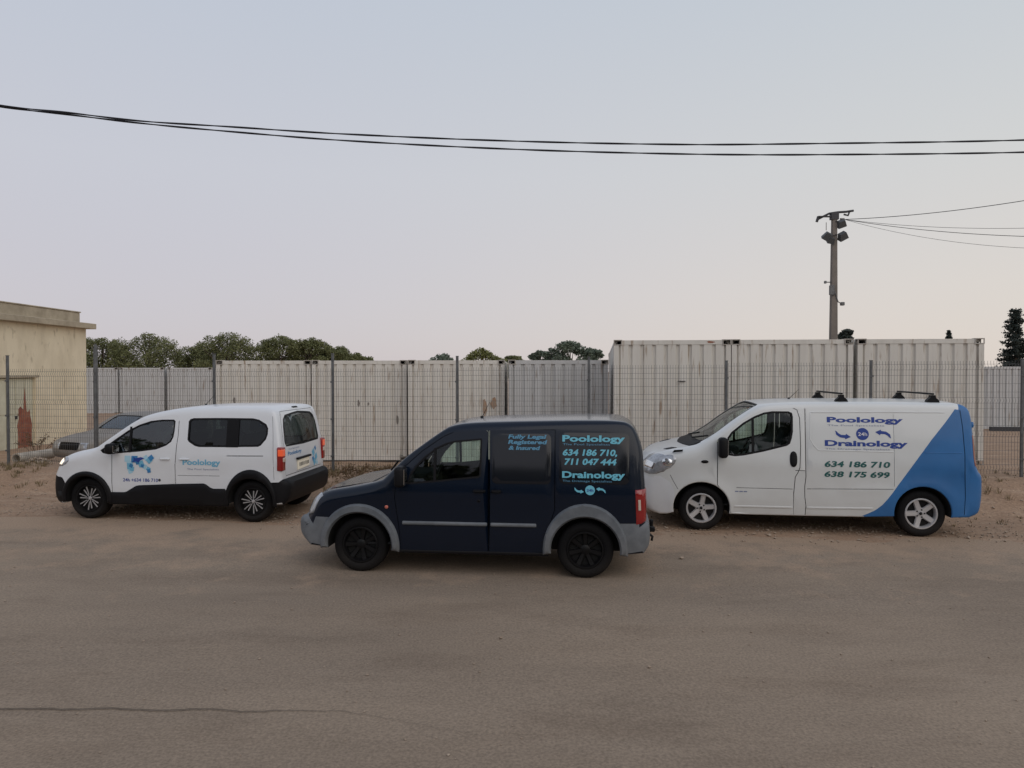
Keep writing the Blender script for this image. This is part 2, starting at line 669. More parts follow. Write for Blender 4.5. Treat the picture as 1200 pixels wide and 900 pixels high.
# ------------------------------------------------------------------ vehicle body shell
class Body:
    def __init__(s, root, w, zb, zt, th, xf, xr, tf, tr, cf, cx, cr, crown, top, bottom, bumps=(), step=.085):
        s.root, s.w, s.zb, s.zt, s.th, s.xf, s.xr, s.tf, s.tr = root, w, zb, zt, th, xf, xr, tf, tr
        s.cf, s.cx, s.cr, s.crown, s.bumps, s.step = cf, cx, cr, crown, bumps, step
        # dense outline: top (front bottom -> roof -> rear bottom), then bottom back to the front
        pts = catmull([t[:3] for t in top], .05)
        # bevel radius along the outline
        cl_ = [0]
        for a, b in zip(top, top[1:]):
            cl_.append(cl_[-1] + math.hypot(b[0] - a[0], b[1] - a[1]))
        acc = [0]
        for a, b in zip(pts, pts[1:]):
            acc.append(acc[-1] + math.hypot(b[0] - a[0], b[1] - a[1]))
        sc_ = cl_[-1] / acc[-1]
        s.top = pts
        s.S = acc
        s.rt = [float(np.interp(q * sc_, cl_, [t[3] for t in top])) for q in acc]
        s.bot = bottom
        s.outline = pts + bottom
        s.ro = s.rt + [.016] * len(bottom)
        n = len(s.outline)
        s.nrm = []
        for i in range(n):
            a, p, b = s.outline[i - 1], s.outline[i], s.outline[(i + 1) % n]
            d1 = Vector((p[0] - a[0], p[1] - a[1]))
            d2 = Vector((b[0] - p[0], b[1] - p[1]))
            d1 = d1.normalized() if d1.length > 1e-9 else d2.normalized()
            d2 = d2.normalized() if d2.length > 1e-9 else d1
            n1, n2 = Vector((d1.y, -d1.x)), Vector((d2.y, -d2.x))
            m = n1 + n2
            m = m.normalized() if m.length > 1e-3 else n1
            s.nrm.append(m / max(.6, m.dot(n1)))
        s.side_regions, s.strip_regions, s.ring_regions = [], [], []
        s.cuts_side, s.cuts_strip, s.film_edges = [], [], []
        s.labels = {'body': ('body', None, False)}
        s.matfn = lambda x, z: 0
        s.body_mats = ['white_paint']
        s.parts = {}

    def D(s, x, y, z):
        yn = y / s.w
        k = 1 - s.th * clamp((z - s.zb) / (s.zt - s.zb)) ** 1.4
        k *= 1 - s.tf * clamp((s.xf + .9 - x) / .9) ** 2
        k *= 1 - s.tr * clamp((x - s.xr + .5) / .5) ** 2
        k *= 1 - .025 * clamp((.55 - z) / .3) ** 2
        k *= 1 + .010 * math.exp(-((z - s.zb + .04) / .10) ** 2)
        Y = y * k
        for cx, cz, r0, r1, amp in s.bumps:
            d = math.hypot(x - cx, z - cz)
            if d < r1:
                Y += math.copysign(1, y) * amp * (1 - sstep(r0, r1, d)) * abs(yn) ** 6
        q = 1 - min(1, yn * yn)
        X = x - s.cf * q * clamp((s.cx - x) / max(.1, s.cx - s.xf)) ** .8 + s.cr * q * clamp((x - s.xr + .6) / .6) ** 2
        Z = z + s.crown * q * sstep(s.zb + .3, s.zt, z)
        return (X, Y, Z)

    def sx(s, x, z):
        """arc position of the outline point nearest to (x, z)"""
        i = min(range(len(s.top)), key=lambda i: (s.top[i][0] - x) ** 2 + (s.top[i][1] - z) ** 2)
        return s.S[i]

    def side_pt(s, x, z, off=0, sg=-1):
        X, Y, Z = s.D(x, sg * s.w, z)
        return (X, Y + sg * off, Z)

    def strip_pt(s, u, y, off=0):
        i = int(np.searchsorted(s.S, u))
        i = max(1, min(len(s.S) - 1, i))
        t = (u - s.S[i - 1]) / (s.S[i] - s.S[i - 1] + 1e-9)
        a, b = s.top[i - 1], s.top[i]
        na, nb = s.nrm[i - 1], s.nrm[i]
        x = a[0] + (b[0] - a[0]) * t
        z = a[1] + (b[1] - a[1]) * t
        nx = na.x + (nb.x - na.x) * t
        nz = na.y + (nb.y - na.y) * t
        X, Y, Z = s.D(x, y, z)
        return (X - nx * off, Y, Z - nz * off)

    def wrap_uv(s, x, z):
        """(u, v) of a side point: u along the outline, v out from the centre line, round the edge, onto the side"""
        best = None
        P = Vector((x, z))
        for i in range(len(s.top) - 1):
            a, b = Vector(s.top[i]), Vector(s.top[i + 1])
            ab = b - a
            t = clamp((P - a).dot(ab) / max(1e-9, ab.dot(ab)))
            d = (P - a - ab * t).length
            if best is None or d < best[0]:
                best = (d, s.S[i] + t * (s.S[i + 1] - s.S[i]), s.rt[i] + t * (s.rt[i + 1] - s.rt[i]))
        d, u, r = best
        v = (s.w - r + r * math.acos(max(-1, 1 - d / r))) if d < r else (s.w - r + r * PI / 2 + d - r)
        return (u, v)

    def wrap_pt(s, u, v, off=0, sg=-1):
        i = max(1, min(len(s.S) - 1, int(np.searchsorted(s.S, u))))
        t = clamp((u - s.S[i - 1]) / (s.S[i] - s.S[i - 1] + 1e-9))
        L_ = lambda a, b: a + (b - a) * t
        x, z = L_(s.top[i - 1][0], s.top[i][0]), L_(s.top[i - 1][1], s.top[i][1])
        nx, nz = L_(s.nrm[i - 1].x, s.nrm[i].x), L_(s.nrm[i - 1].y, s.nrm[i].y)
        r = L_(s.rt[i - 1], s.rt[i])
        if v < s.w - r:
            ins, y, a = 0, v, 0
        elif v < s.w - r + r * PI / 2:
            a = (v - (s.w - r)) / r
            ins, y = r * (1 - math.cos(a)), s.w - r + r * math.sin(a)
        else:
            a = PI / 2
            ins, y = r + v - (s.w - r + r * PI / 2), s.w
        X, Y, Z = s.D(x + nx * ins, sg * y, z + nz * ins)
        return (X - nx * off * math.cos(a), Y + sg * off * math.sin(a), Z - nz * off * math.cos(a))

    def add(s, label, sg, verts, faces, ids):
        name, m, sided = s.labels.get(label, (label, None, False))
        key = (label, sg if sided else 0)
        d = s.parts.setdefault(key, dict(v=[], f=[], ix={}, mi=[]))
        for f, mi in zip(faces, ids):
            q = []
            for i in f:
                p = verts[i]
                kk = (round(p[0], 5), round(p[1], 5), round(p[2], 5))
                if kk not in d['ix']:
                    d['ix'][kk] = len(d['v'])
                    d['v'].append(p)
                q.append(d['ix'][kk])
            if len(set(q)) == len(q):
                d['f'].append(tuple(q))
                d['mi'].append(mi)

    def build(s):
        n, nt_ = len(s.outline), len(s.top)
        # --- side panels
        inner = [(p[0] + m.x * r, p[1] + m.y * r) for p, m, r in zip(s.outline, s.nrm, s.ro)]
        polys = [p for _, p in s.side_regions] + s.cuts_side + s.film_edges
        V, T, C = cdt(inner, polys, s.step)
        lab = np.array(['body'] * len(T), dtype=object)
        for l, p in s.side_regions:
            lab[inside(p, C)] = l
        for p in s.cuts_side:
            lab[inside(p, C)] = 'HOLE'
        for sg in (-1, 1):
            P3 = [s.D(x, sg * s.w, z) for x, z in V]
            for l in set(lab):
                if l == 'HOLE':
                    continue
                ii = np.nonzero(lab == l)[0]
                s.add(l, sg, P3, [tuple(T[i]) for i in ii], [s.matfn(*C[i]) for i in ii])
        # --- rounded edge rings
        NB = 4
        for sg in (-1, 1):
            rings = []
            for j in range(NB + 1):
                a = j / NB * PI / 2
                rings.append([s.D(p[0] + m.x * r * (1 - math.cos(a)), sg * (s.w - r + r * math.sin(a)), p[1] + m.y * r * (1 - math.cos(a)))
                              for p, m, r in zip(s.outline, s.nrm, s.ro)])
            allv = [q for r_ in rings for q in r_]
            for i in range(n):
                i2 = (i + 1) % n
                l = 'body'
                if i < nt_ - 1:
                    um = (s.S[i] + s.S[i + 1]) / 2
                    for rl, a, b in s.ring_regions:
                        if a <= um <= b:
                            l = rl
                if l == 'HOLE':
                    continue
                mx_, mz_ = (s.outline[i][0] + s.outline[i2][0]) / 2, (s.outline[i][1] + s.outline[i2][1]) / 2
                s.add(l, sg, allv, [(j * n + i, j * n + i2, (j + 1) * n + i2, (j + 1) * n + i) for j in range(NB)], [s.matfn(mx_, mz_)] * NB)
        # --- centre strip over the top
        bl = [(u, -(s.w - r)) for u, r in zip(s.S, s.rt)]
        br = [(u, (s.w - r)) for u, r in zip(s.S, s.rt)]
        endc = [(s.S[-1], y) for y in np.linspace(-(s.w - s.rt[-1]), s.w - s.rt[-1], 12)[1:-1]]
        endf = [(s.S[0], y) for y in np.linspace(s.w - s.rt[0], -(s.w - s.rt[0]), 12)[1:-1]]
        bound = bl + endc + br[::-1] + endf
        V, T, C = cdt(bound, [p for _, p in s.strip_regions] + s.cuts_strip, .10)
        lab = np.array(['body'] * len(T), dtype=object)
        for l, p in s.strip_regions:
            lab[inside(p, C)] = l
        for p in s.cuts_strip:
            lab[inside(p, C)] = 'HOLE'
        P3 = [s.strip_pt(u, y) for u, y in V]
        for i, t in enumerate(T):
            if lab[i] == 'HOLE':
                continue
            u = C[i][0]
            k = max(0, min(nt_ - 2, int(np.searchsorted(s.S, u)) - 1))
            cx = (s.top[k][0] + s.top[k + 1][0]) / 2
            cz = (s.top[k][1] + s.top[k + 1][1]) / 2
            s.add(lab[i], -1 if C[i][1] < 0 else 1, P3, [tuple(t)], [s.matfn(cx, cz)])
        # --- underside and wheel housings
        s.labels['underside'] = ('underbody', 'underside_black', False)
        ids = list(range(nt_ - 1, n)) + [0]
        vv, ff = [], []
        for i in ids:
            p, r = s.outline[i], s.ro[i]
            vv += [s.D(p[0], -(s.w - r), p[1]), s.D(p[0], s.w - r, p[1])]
        for j in range(len(ids) - 1):
            ff.append((2 * j, 2 * j + 1, 2 * j + 3, 2 * j + 2))
        s.add('underside', 0, vv, ff, [0] * len(ff))
        res = {}
        for (label, sg), d in sorted(s.parts.items(), key=lambda q: str(q[0])):
            name, m, _ = s.labels.get(label, (label, None, False))
            mats = s.body_mats if m is None else [m]
            o = mesh_obj(name, d['v'], d['f'], mats, s.root, True, mi=d['mi'] if m is None else None)
            fix_normals(o)
            o.data.set_sharp_from_angle(angle=math.radians(38))
            res[(label, sg)] = o
        s.res = res
        return res

    # --- things laid on the body surface
    def overlay(s, name, poly, m, off=.012, base=-.01, edge=.012, surf='side', sg=-1, step=.08, parent=None, lowedge=.35, **k):
        fn = {'side': lambda a, b, o: s.side_pt(a, b, o, sg), 'strip': lambda a, b, o: s.strip_pt(a, b, o), 'wrap': lambda a, b, o: s.wrap_pt(a, b, o, sg)}[surf]
        poly = densify(poly, step)
        inn = offset_poly(poly, edge) if edge else None
        V, T, C = cdt(poly, [inn] if inn else [], step)
        npl = len(poly)
        e2 = {}
        bp = np.array(poly)
        V2 = np.array(V)
        d = np.min(((V2[:, None, :] - bp[None]) ** 2).sum(2), axis=1)
        isb = d < 1e-8
        P3 = [fn(a, b, off * lowedge if (isb[i] and edge) else off) for i, (a, b) in enumerate(V)]
        faces = [tuple(t) for t in T]
        nb = len(P3)
        for a, b in poly:
            P3.append(fn(a, b, off * lowedge if edge else off))
            P3.append(fn(a, b, base))
        for i in range(npl):
            j = (i + 1) % npl
            faces.append((nb + 2 * i, nb + 2 * j, nb + 2 * j + 1, nb + 2 * i + 1))
        o = mesh_obj(name, P3, faces, m, parent or s.root, True, **k)
        bm = bmesh.new()
        bm.from_mesh(o.data)
        bmesh.ops.remove_doubles(bm, verts=bm.verts, dist=1e-5)
        bmesh.ops.recalc_face_normals(bm, faces=bm.faces)
        bm.to_mesh(o.data)
        bm.free()
        o.data.set_sharp_from_angle(angle=math.radians(50))
        return o

    def pane(s, name, poly, m, off=-.008, surf='side', sg=-1, step=.12, parent=None, **k):
        fn = {'side': lambda a, b, o: s.side_pt(a, b, o, sg), 'strip': lambda a, b, o: s.strip_pt(a, b, o), 'wrap': lambda a, b, o: s.wrap_pt(a, b, o, sg)}[surf]
        V, T, C = cdt(densify(poly, step), [], step)
        o = mesh_obj(name, [fn(a, b, off) for a, b in V], [tuple(t) for t in T], m, parent or s.root, True, **k)
        return fix_normals(o)

    def window_side(s, poly, m, frame=.028, name='window', sash=(), seal='black_plastic'):
        """opening with black seal and a pane on both sides"""
        p = densify(poly, .09)
        inn = offset_poly(p, frame)
        s.labels['seal'] = ('window_seal', seal, True)
        s.side_regions += [('seal', p), ('HOLE', inn)]
        for sg in (-1, 1):
            s.pane(name, offset_poly(p, frame * .5), m, -.010, 'side', sg)
        for x0, z0, x1, z1, wd in sash:
            for sg in (-1, 1):
                s.overlay('window_divider', stroke([(x0, z0), (x1, z1)], wd), 'black_plastic', .004, -.03, 0, 'side', sg)

    def window_strip(s, poly, m, frame=.03, name='windscreen', off=-.008):
        p = densify(poly, .08)
        inn = offset_poly(p, frame)
        s.labels['seal2'] = ('windscreen_seal', 'black_plastic', False)
        s.strip_regions += [('seal2', p), ('HOLE', inn)]
        return s.pane(name, offset_poly(p, frame * .5), m, off, 'strip', step=.1)


FONT_CAP = None


def text_mesh(txt, bold=.02, spacing=1.0):
    c = bpy.data.curves.new('txt', 'FONT')
    c.body = txt
    c.offset = bold
    c.space_character = spacing
    c.resolution_u = 3
    o = bpy.data.objects.new('txt', c)
    COL.objects.link(o)
    dg = bpy.context.evaluated_depsgraph_get()
    me = bpy.data.meshes.new_from_object(o.evaluated_get(dg))
    v = [(p.co.x, p.co.y) for p in me.vertices]
    f = [tuple(q.vertices) for q in me.polygons]
    bpy.data.objects.remove(o)
    bpy.data.curves.remove(c)
    bpy.data.meshes.remove(me)
    return v, f


def lettering(txt, x0, x1, z0, z1, m, fn, parent, shear=0.0, bold=.02, spacing=1.0, name='lettering', off=.003, cut=.06, **k):
    """print along x0..x1, baseline z0 to cap height z1, put on a surface by fn(x, z, off)"""
    global FONT_CAP
    if FONT_CAP is None:
        hv, _ = text_mesh('H', 0)
        FONT_CAP = max(p[1] for p in hv)
    v, f = text_mesh(txt, bold, spacing)
    ax, bx = min(p[0] for p in v), max(p[0] for p in v)
    sz = (z1 - z0) / (FONT_CAP + 2 * bold)
    ln = x1 - x0 - abs(shear) * (z1 - z0)
    pts = []
    for a, b in v:
        z = (b + bold) * sz
        x = (a - ax) / (bx - ax) * ln + shear * z
        pts.append(fn(x0 + x, z0 + z, off))
    return mesh_obj(name, pts, f, m, parent, **k)


def flat_mark(name, polys, m, fn, parent, off=.003, **k):
    for p in polys:
        v, f = [], []
        V, T, C = cdt(densify(p, .05), [], .05)
        n = len(v)
        v += [fn(a, b, off) for a, b in V]
        f += [tuple(int(i) + n for i in t) for t in T]
        o = mesh_obj(name, v, f, m, parent, **k)
    return o


def circle(cx, cy, r, n=20):
    return [(cx + r * math.cos(2 * PI * k / n), cy + r * math.sin(2 * PI * k / n)) for k in range(n)]


def arc(cx, cz, rx, rz, a0, a1, n=18):
    return [(cx + rx * math.cos(math.radians(a0 + (a1 - a0) * k / n)), cz + rz * math.sin(math.radians(a0 + (a1 - a0) * k / n))) for k in range(n + 1)]


def arrow_marks(cx, cz, w, h, flip):
    """curved arrow of the logo, tip down-right; flip gives the mirrored one"""
    p = [(-.5, .5), (-.44, -.02), (-.20, -.36), (.12, -.44), (.14, -.60), (.50, -.30), (.20, .10), (.16, -.06), (-.12, -.04), (-.30, .16), (-.38, .34)]
    g = -1 if flip else 1
    return [(cx + g * a * w, cz + g * b * h) for a, b in p]


# ------------------------------------------------------------------ wheels
def make_wheel(root, x, y, R, rr, wd, sg, style, rim_mat, rot=0.0):
    """wheel centre at (x, y, R); outer face towards sg"""
    hub = MB()
    hub.lathe_y([(.001, -.02), (rr * .62, -.02), (rr * .62, .01), (.001, .01)], 28)
    h = hub.build('wheel', 'brake_dark', root, True, auto=40)
    h.location = (x, y, R)
    h.rotation_euler = (0, rot, 0 if sg < 0 else PI)
    b = wd / 2
    t = MB()
    pr = [(rr, -b + .028), (rr + .015, -b + .010), (rr + .035, -b), (R - .055, -b - .006), (R - .022, -b + .008), (R - .006, -b + .028),
          (R, -b + .05)]
    pr += [(R, -b / 3 - .006), (R - .008, -b / 3), (R - .008, -b / 3 + .006), (R, -b / 3 + .012), (R, b / 3 - .012), (R - .008, b / 3 - .006),
           (R - .008, b / 3), (R, b / 3 + .006)]
    pr += [(R, b - .05), (R - .006, b - .028), (R - .022, b - .008), (R - .055, b + .006), (rr + .035, b), (rr, b - .028)]
    t.lathe_y(pr, 48)
    t.build('tyre', 'tyre_rubber', h, True, auto=35)
    m = MB()
    bar = MB()
    # lip and barrel
    (bar if style == 'multi' else m).lathe_y([(rr + .012, -b + .012), (rr + .004, -b + .004), (rr - .008, -b + .004), (rr - .014, -b + .016), (rr - .022, -b + .045), (rr - .026, b - .03),
               (rr + .006, b - .02)], 48)
    yf = -b + .028

    def spoke(a, r0, r1, w0, w1, y0, y1, th=.022):
        ca, sa = math.cos(a), math.sin(a)
        vs = []
        n = 4
        for i in range(n + 1):
            t_ = i / n
            r_ = r0 + (r1 - r0) * t_
            ww = w0 + (w1 - w0) * t_
            yy = y0 + (y1 - y0) * (t_ ** 1.5)
            for dx, dy in ((-ww * .5, yy + th), (-ww * .36, yy), (ww * .36, yy), (ww * .5, yy + th)):
                vs.append((r_ * ca - dx * sa, dy, r_ * sa + dx * ca))
        fs = []
        for i in range(n):
            for k_ in range(3):
                a0 = i * 4 + k_
                fs.append((a0, a0 + 1, a0 + 5, a0 + 4))
        m.add(vs, fs)
    if style == 'five':
        for k_ in range(5):
            a = PI / 2 + k_ * 2 * PI / 5
            spoke(a, .045, rr - .012, .085, .080, yf + .012, yf)
        m.lathe_y([(.001, yf + .004), (.03, yf + .002), (.036, yf + .012)], 20)
        m.lathe_y([(.036, yf + .012), (.075, yf + .014), (.085, yf + .035)], 24)
    elif style == 'multi':
        for k_ in range(14):
            a = PI / 2 + k_ * 2 * PI / 14
            a += (.055 if k_ % 2 else -.055)
            spoke(a, .055 if k_ % 2 else .03, rr - (.020 if k_ % 2 else .045), .011, .019, yf + .004, yf, .010)
        m.lathe_y([(.001, yf - .002), (.022, yf), (.030, yf + .012)], 20)
    else:
        for k_ in range(7):
            a = PI / 2 + k_ * 2 * PI / 7
            spoke(a, .05, rr - .012, .05, .07, yf + .02, yf + .002)
        m.lathe_y([(.001, yf + .010), (.035, yf + .010), (.06, yf + .022)], 20)
    ro = m.build('rim', rim_mat, h, True, auto=35)
    if bar.v:
        bar.build('rim_barrel', 'black_alloy', h, True, auto=35)
    d = MB()
    d.lathe_y([(.001, yf + .05), (rr - .02, yf + .05)], 32)
    d.build('brake_disc', 'underside_black' if style != 'five' else 'black_plastic', h)
    if style == 'five':
        nb = MB()
        for k_ in range(5):
            a = PI / 2 + PI / 5 + k_ * 2 * PI / 5
            nb.lathe_y([(.001, yf + .004), (.011, yf + .004), (.013, yf + .03)], 8, .055 * math.cos(a), .055 * math.sin(a))
        nb.lathe_y([(.001, yf - .004), (.022, yf - .002), (.024, yf + .01)], 16)
        nb.build('wheel_nuts', 'black_plastic', h, True)
    return h


def wheels(root, xf, xr, w, R, rr, wd, style, rim_mat, inset=.045):
    for x, rt in ((xf, .2), (xr, .9)):
        for sg in (-1, 1):
            make_wheel(root, x, sg * (w - inset - wd / 2), R, rr, wd, sg, style, rim_mat, rt)
    mb = MB()
    for x in (xf, xr):
        mb.tube([(x, -w + .2, R), (x, w - .2, R)], .05, 10)
    mb.build('axle', 'underside_black', root, True)
    for x in (xf, xr):
        mb = MB()
        mb.box(x - .40, x + .40, -w + .30, w - .30, .27, R + .36)
        mb.build('wheel_housing', 'underside_black', root)


def seat(root, x, y, z, name='seat'):
    m = MB()
    m.rbox(x - .02, x + .48, y - .25, y + .25, z, z + .16, .05)
    n0 = len(m.v)
    m.rbox(x + .40, x + .54, y - .24, y + .24, z + .10, z + .72, .05)
    m.rbox(x + .44, x + .53, y - .13, y + .13, z + .76, z + .96, .04)
    m.tube([(x + .48, y - .05, z + .6), (x + .49, y - .05, z + .85)], .008, 6)
    m.tube([(x + .48, y + .05, z + .6), (x + .49, y + .05, z + .85)], .008, 6)
    for i in range(n0, len(m.v)):
        p = m.v[i]
        m.v[i] = (p[0] + (p[2] - z) * .22, p[1], p[2])
    return m.build(name, 'seat_fabric', root, True, auto=40)


def cabin(root, xd, xs, w, zf, zs, zdash, bulk=None, seats=True):
    m = MB()
    m.rbox(xd - .45, xd + .18, -w + .12, w - .12, zdash - .35, zdash, .08)
    m.rbox(xd + .05, xd + .22, .18 - .62, .52 - .62, zdash - .05, zdash + .06, .03)
    m.build('dashboard', 'dark_interior', root, True, auto=40)
    m = MB()
    c = Vector((xd + .32, -.38, zdash + .02))
    pts = []
    for k in range(25):
        t = 2 * PI * k / 24
        pts.append(c + Vector((math.cos(t) * .08, math.sin(t) * .18, math.cos(t) * .165)))
    m.tube(pts, .014, 6, False)
    m.tube([c + Vector((-.18, 0, -.06)), c], .02, 6)
    m.tube([c + Vector((0, -.17, 0)), c + Vector((0, .17, 0))], .012, 6)
    m.build('steering_wheel', 'black_plastic', root, True)
    for y in (-.40, .40) if seats else ():
        seat(root, xs, y, zs)
    m = MB()
    m.box(xd - .5, xs + .9, -w + .1, w - .1, zf - .02, zf)
    m.build('floor_pan', 'dark_interior', root)
    if bulk:
        m = MB()
        m.box(bulk, bulk + .03, -w + .10, w - .10, zf, bulk_h)
        m.build('bulkhead', 'dark_interior', root)


bulk_h = 1.62


def side_mirror(B, x, z, hx, hz, hy, paint, arm_z=None):
    for sg in (-1, 1):
        X, Y, Z = B.side_pt(x, z, 0, sg)
        m = MB()
        y0, y1 = (Y - .03 - hy, Y - .03) if sg < 0 else (Y + .03, Y + .03 + hy)
        m.rbox(X - hx / 2, X + hx / 2, y0, y1, Z - hz / 2, Z + hz / 2, min(hx, hz, hy) * .35, 3)
        m.tube([(X, Y - sg * .04, Z - hz * .35), (X, Y + sg * .06, Z - hz * .3)], .028, 8)
        h = m.build('side_mirror', paint, B.root, True, auto=50)
        g = MB()
        g.rbox(X + hx / 2 - .004, X + hx / 2 + .003, y0 + .025, y1 - .025, Z - hz / 2 + .03, Z + hz / 2 - .03, .002, 1)
        g.build('mirror_glass', 'chrome', h)


def door_handle(B, x, z, w=.14, h=.03, m='black_plastic', off=.03, parent=None):
    for sg in (-1, 1):
        B.overlay('door_handle', round_rect(x - w / 2, x + w / 2, z - h / 2, z + h / 2, min(w, h) * .45), m, off, 0, min(w, h) * .3, 'side', sg, step=.03, parent=parent)


def antenna(B, x, L=.35, lean=.25, y=0):
    u = B.sx(x, 5)
    X, Y, Z = B.strip_pt(u, y)
    m = MB()
    m.tube([(X, Y, Z - .01), (X, Y, Z + .02)], .02, 8)
    m.tube([(X, Y, Z), (X + lean * L, Y, Z + L)], [.005, .0025], 6)
    m.build('antenna', 'black_plastic', B.root, True)


def number_plate(root, loc, rz, w=.50, h=.11, bars=True, txt=''):
    m = MB()
    m.rbox(-w / 2, w / 2, -.006, .006, -h / 2, h / 2, .004, 1)
    p = m.build('number_plate', 'lit_plate_white', root)
    p.location = loc
    p.rotation_euler = rz
    return p


# ================================================================== ground
def fence_y(x):
    return 14.45 - .135 * x


def road_edge(x):
    return 11.40 - .125 * x + .16 * math.sin(x * .9 + 1) + .08 * math.sin(x * 2.3) + .35 * noise.noise(Vector((x * .8, 3.1, 0)))


def ground_h(x, y):
    s = y - fence_y(x)
    hb = .36 + .13 * sstep(-3, 8, x)
    if s < 0:
        h = hb * sstep(-1.55 + .2 * noise.noise(Vector((x * .5, 0, 5))), -.15, s)
    else:
        left = hb + (.06 - hb) * sstep(.35, 2.8, s)
        right = hb + (.05 - hb) * sstep(9.5, 14, s)
        k = sstep(1.0, 2.2, x) * (1 - sstep(9.7, 11.0, x))
        far = hb + (.0 - hb) * sstep(.4, 5, s)
        if x > 9.7:
            left = far
        h = left * (1 - k) + right * k
    if s < -.1:
        r = sstep(-.35, .9, y - road_edge(x))
        h += r * (.035 * noise.noise(Vector((x * 1.6, y * 1.6, 0))) + .018 * noise.noise(Vector((x * 6, y * 6, 2))))
    elif s < 12:
        h += .025 * noise.noise(Vector((x * 1.1, y * 1.1, 0)))
    return h


def axis(a, b, fine, lo, hi):
    v, x = [], lo
    while x <= hi + 1e-6:
        v.append(x)
        x += fine
    st = fine
    x = v[-1]
    while x < b:
        st *= 1.35
        x += st
        v.append(x)
    st = fine
    x = lo
    while x > a:
        st *= 1.35
        x -= st
        v.insert(0, x)
    return v


gx = axis(-1500, 1500, .16, -16, 16)
gy = axis(-300, 1800, .13, 9.0, 20.5)
gv = [(x, y, ground_h(x, y) - .002 if y - fence_y(x) > -3.5 else -.012) for y in gy for x in gx]
nx = len(gx)
gf = [(j * nx + i, j * nx + i + 1, (j + 1) * nx + i + 1, (j + 1) * nx + i) for j in range(len(gy) - 1) for i in range(nx - 1)]
mesh_obj('ground', gv, gf, 'dirt', smooth=True, kind='structure')

# road: a sheet with a ragged far edge, slightly uneven
rv, rf = [], []
xs = [-400, -120, -60, -35, -24] + [-18 + .12 * i for i in range(301)] + [24, 35, 60, 120, 400]
rows = [-40, -15, -5, 0, 3, 4.5, 5.5, 6.5, 7.2, 7.9, 8.6, 9.2, 9.8]
for x in xs:
    e = road_edge(max(-22, min(22, x))) - .125 * (x - max(-22, min(22, x))) * .0
    e += .07 * noise.noise(Vector((x * 5, 0, 0))) + .04 * noise.noise(Vector((x * 14, 0, 1)))
    for r in rows:
        y = r if r < 8 else 7.9 + (r - 7.9) * (e - 7.9) / (9.8 - 7.9)
        z = .004 + .006 * noise.noise(Vector((x * .7, y * .7, 4)))
        if r == 9.8:
            z = -.004
        rv.append((x, y, z))
m_ = len(rows)
for i in range(len(xs) - 1):
    for j in range(m_ - 1):
        rf.append((i * m_ + j, (i + 1) * m_ + j, (i + 1) * m_ + j + 1, i * m_ + j + 1))
road = mesh_obj('road', rv, rf, 'road_surface', smooth=True, kind='structure')
sp = road.data.attributes.new('spill', 'FLOAT', 'POINT')
sp.data.foreach_set('value', [[0, 0, 0, 0, 0, 0, 0, .02, .06, .12, .22, .36, .60][i % m_] for i in range(len(rv))])
# long crack in the near part of the road
pts = []
x = -4.3
while x < -1.15:
    pts.append((x, 5.20 - .02 * (x + 4.3) + .035 * noise.noise(Vector((x * 3, 0, 9))) + .012 * noise.noise(Vector((x * 14, 0, 3)))))
    x += .035
for i in range(20):
    pts.append((-1.15 + i * .05, 5.135 - .018 * i + .02 * noise.noise(Vector((i * .5, 1, 9)))))
wv, wf = [], []
for i, (x, y) in enumerate(pts):
    w = (.006 + .006 * abs(noise.noise(Vector((x * 5, 2, 7))))) * (1 - .85 * sstep(-2.6, -.6, x))
    wv += [(x, y - w, .0125), (x, y + w, .0125)]
wf = [(2 * i, 2 * i + 2, 2 * i + 3, 2 * i + 1) for i in range(len(pts) - 1)]
mesh_obj('crack', wv, wf, 'crack_dirt', parent=road)


def rock(m, x, y, z, r, rnd):
    vs = []
    for dx, dy, dz in ((1, 0, 0), (-1, 0, 0), (0, 1, 0), (0, -1, 0), (0, 0, 1), (0, 0, -1), (.6, .6, .5), (-.6, -.5, .55)):
        k = r * rnd.uniform(.65, 1.2)
        vs.append((x + dx * k, y + dy * k, z + dz * k * .6))
    m.add(vs, [(0, 2, 6), (2, 4, 6), (4, 0, 6), (0, 5, 2), (2, 1, 4), (1, 7, 4), (7, 3, 4), (1, 3, 7), (3, 0, 4), (2, 5, 1), (1, 5, 3), (3, 5, 0)])


rnd = random.Random(3)
m = MB()
for i in range(7500):
    x = rnd.uniform(-13, 13)
    t = rnd.random()
    y = road_edge(x) + rnd.gauss(.25, .35) if t < .45 else rnd.uniform(road_edge(x), fence_y(x) + .3)
    if y < 8.2:
        continue
    r = min(.06, .005 + abs(rnd.gauss(0, .010)))
    if noise.noise(Vector((x * .7, y * .9, 8))) < -.15 and t > .45:
        continue
    rock(m, x, y, max(.003, ground_h(x, y)) + r * .2, r, rnd)
for i in range(1300):
    x, y = rnd.uniform(-7, 8), rnd.uniform(4.0, 11)
    r = .003 + abs(rnd.gauss(0, .004))
    rock(m, x, y, .010, r, rnd)
for i in range(70):
    x, y = rnd.uniform(-7, 8), rnd.uniform(4.3, 10.5)
    rock(m, x, y, .010, rnd.uniform(.007, .016), rnd)
m.build('gravel', 'stone', None, label='small loose stones scattered over the dirt verge and the road edge', cat='gravel', kind='stuff')

# dry grass along the verge and fence
m = MB()


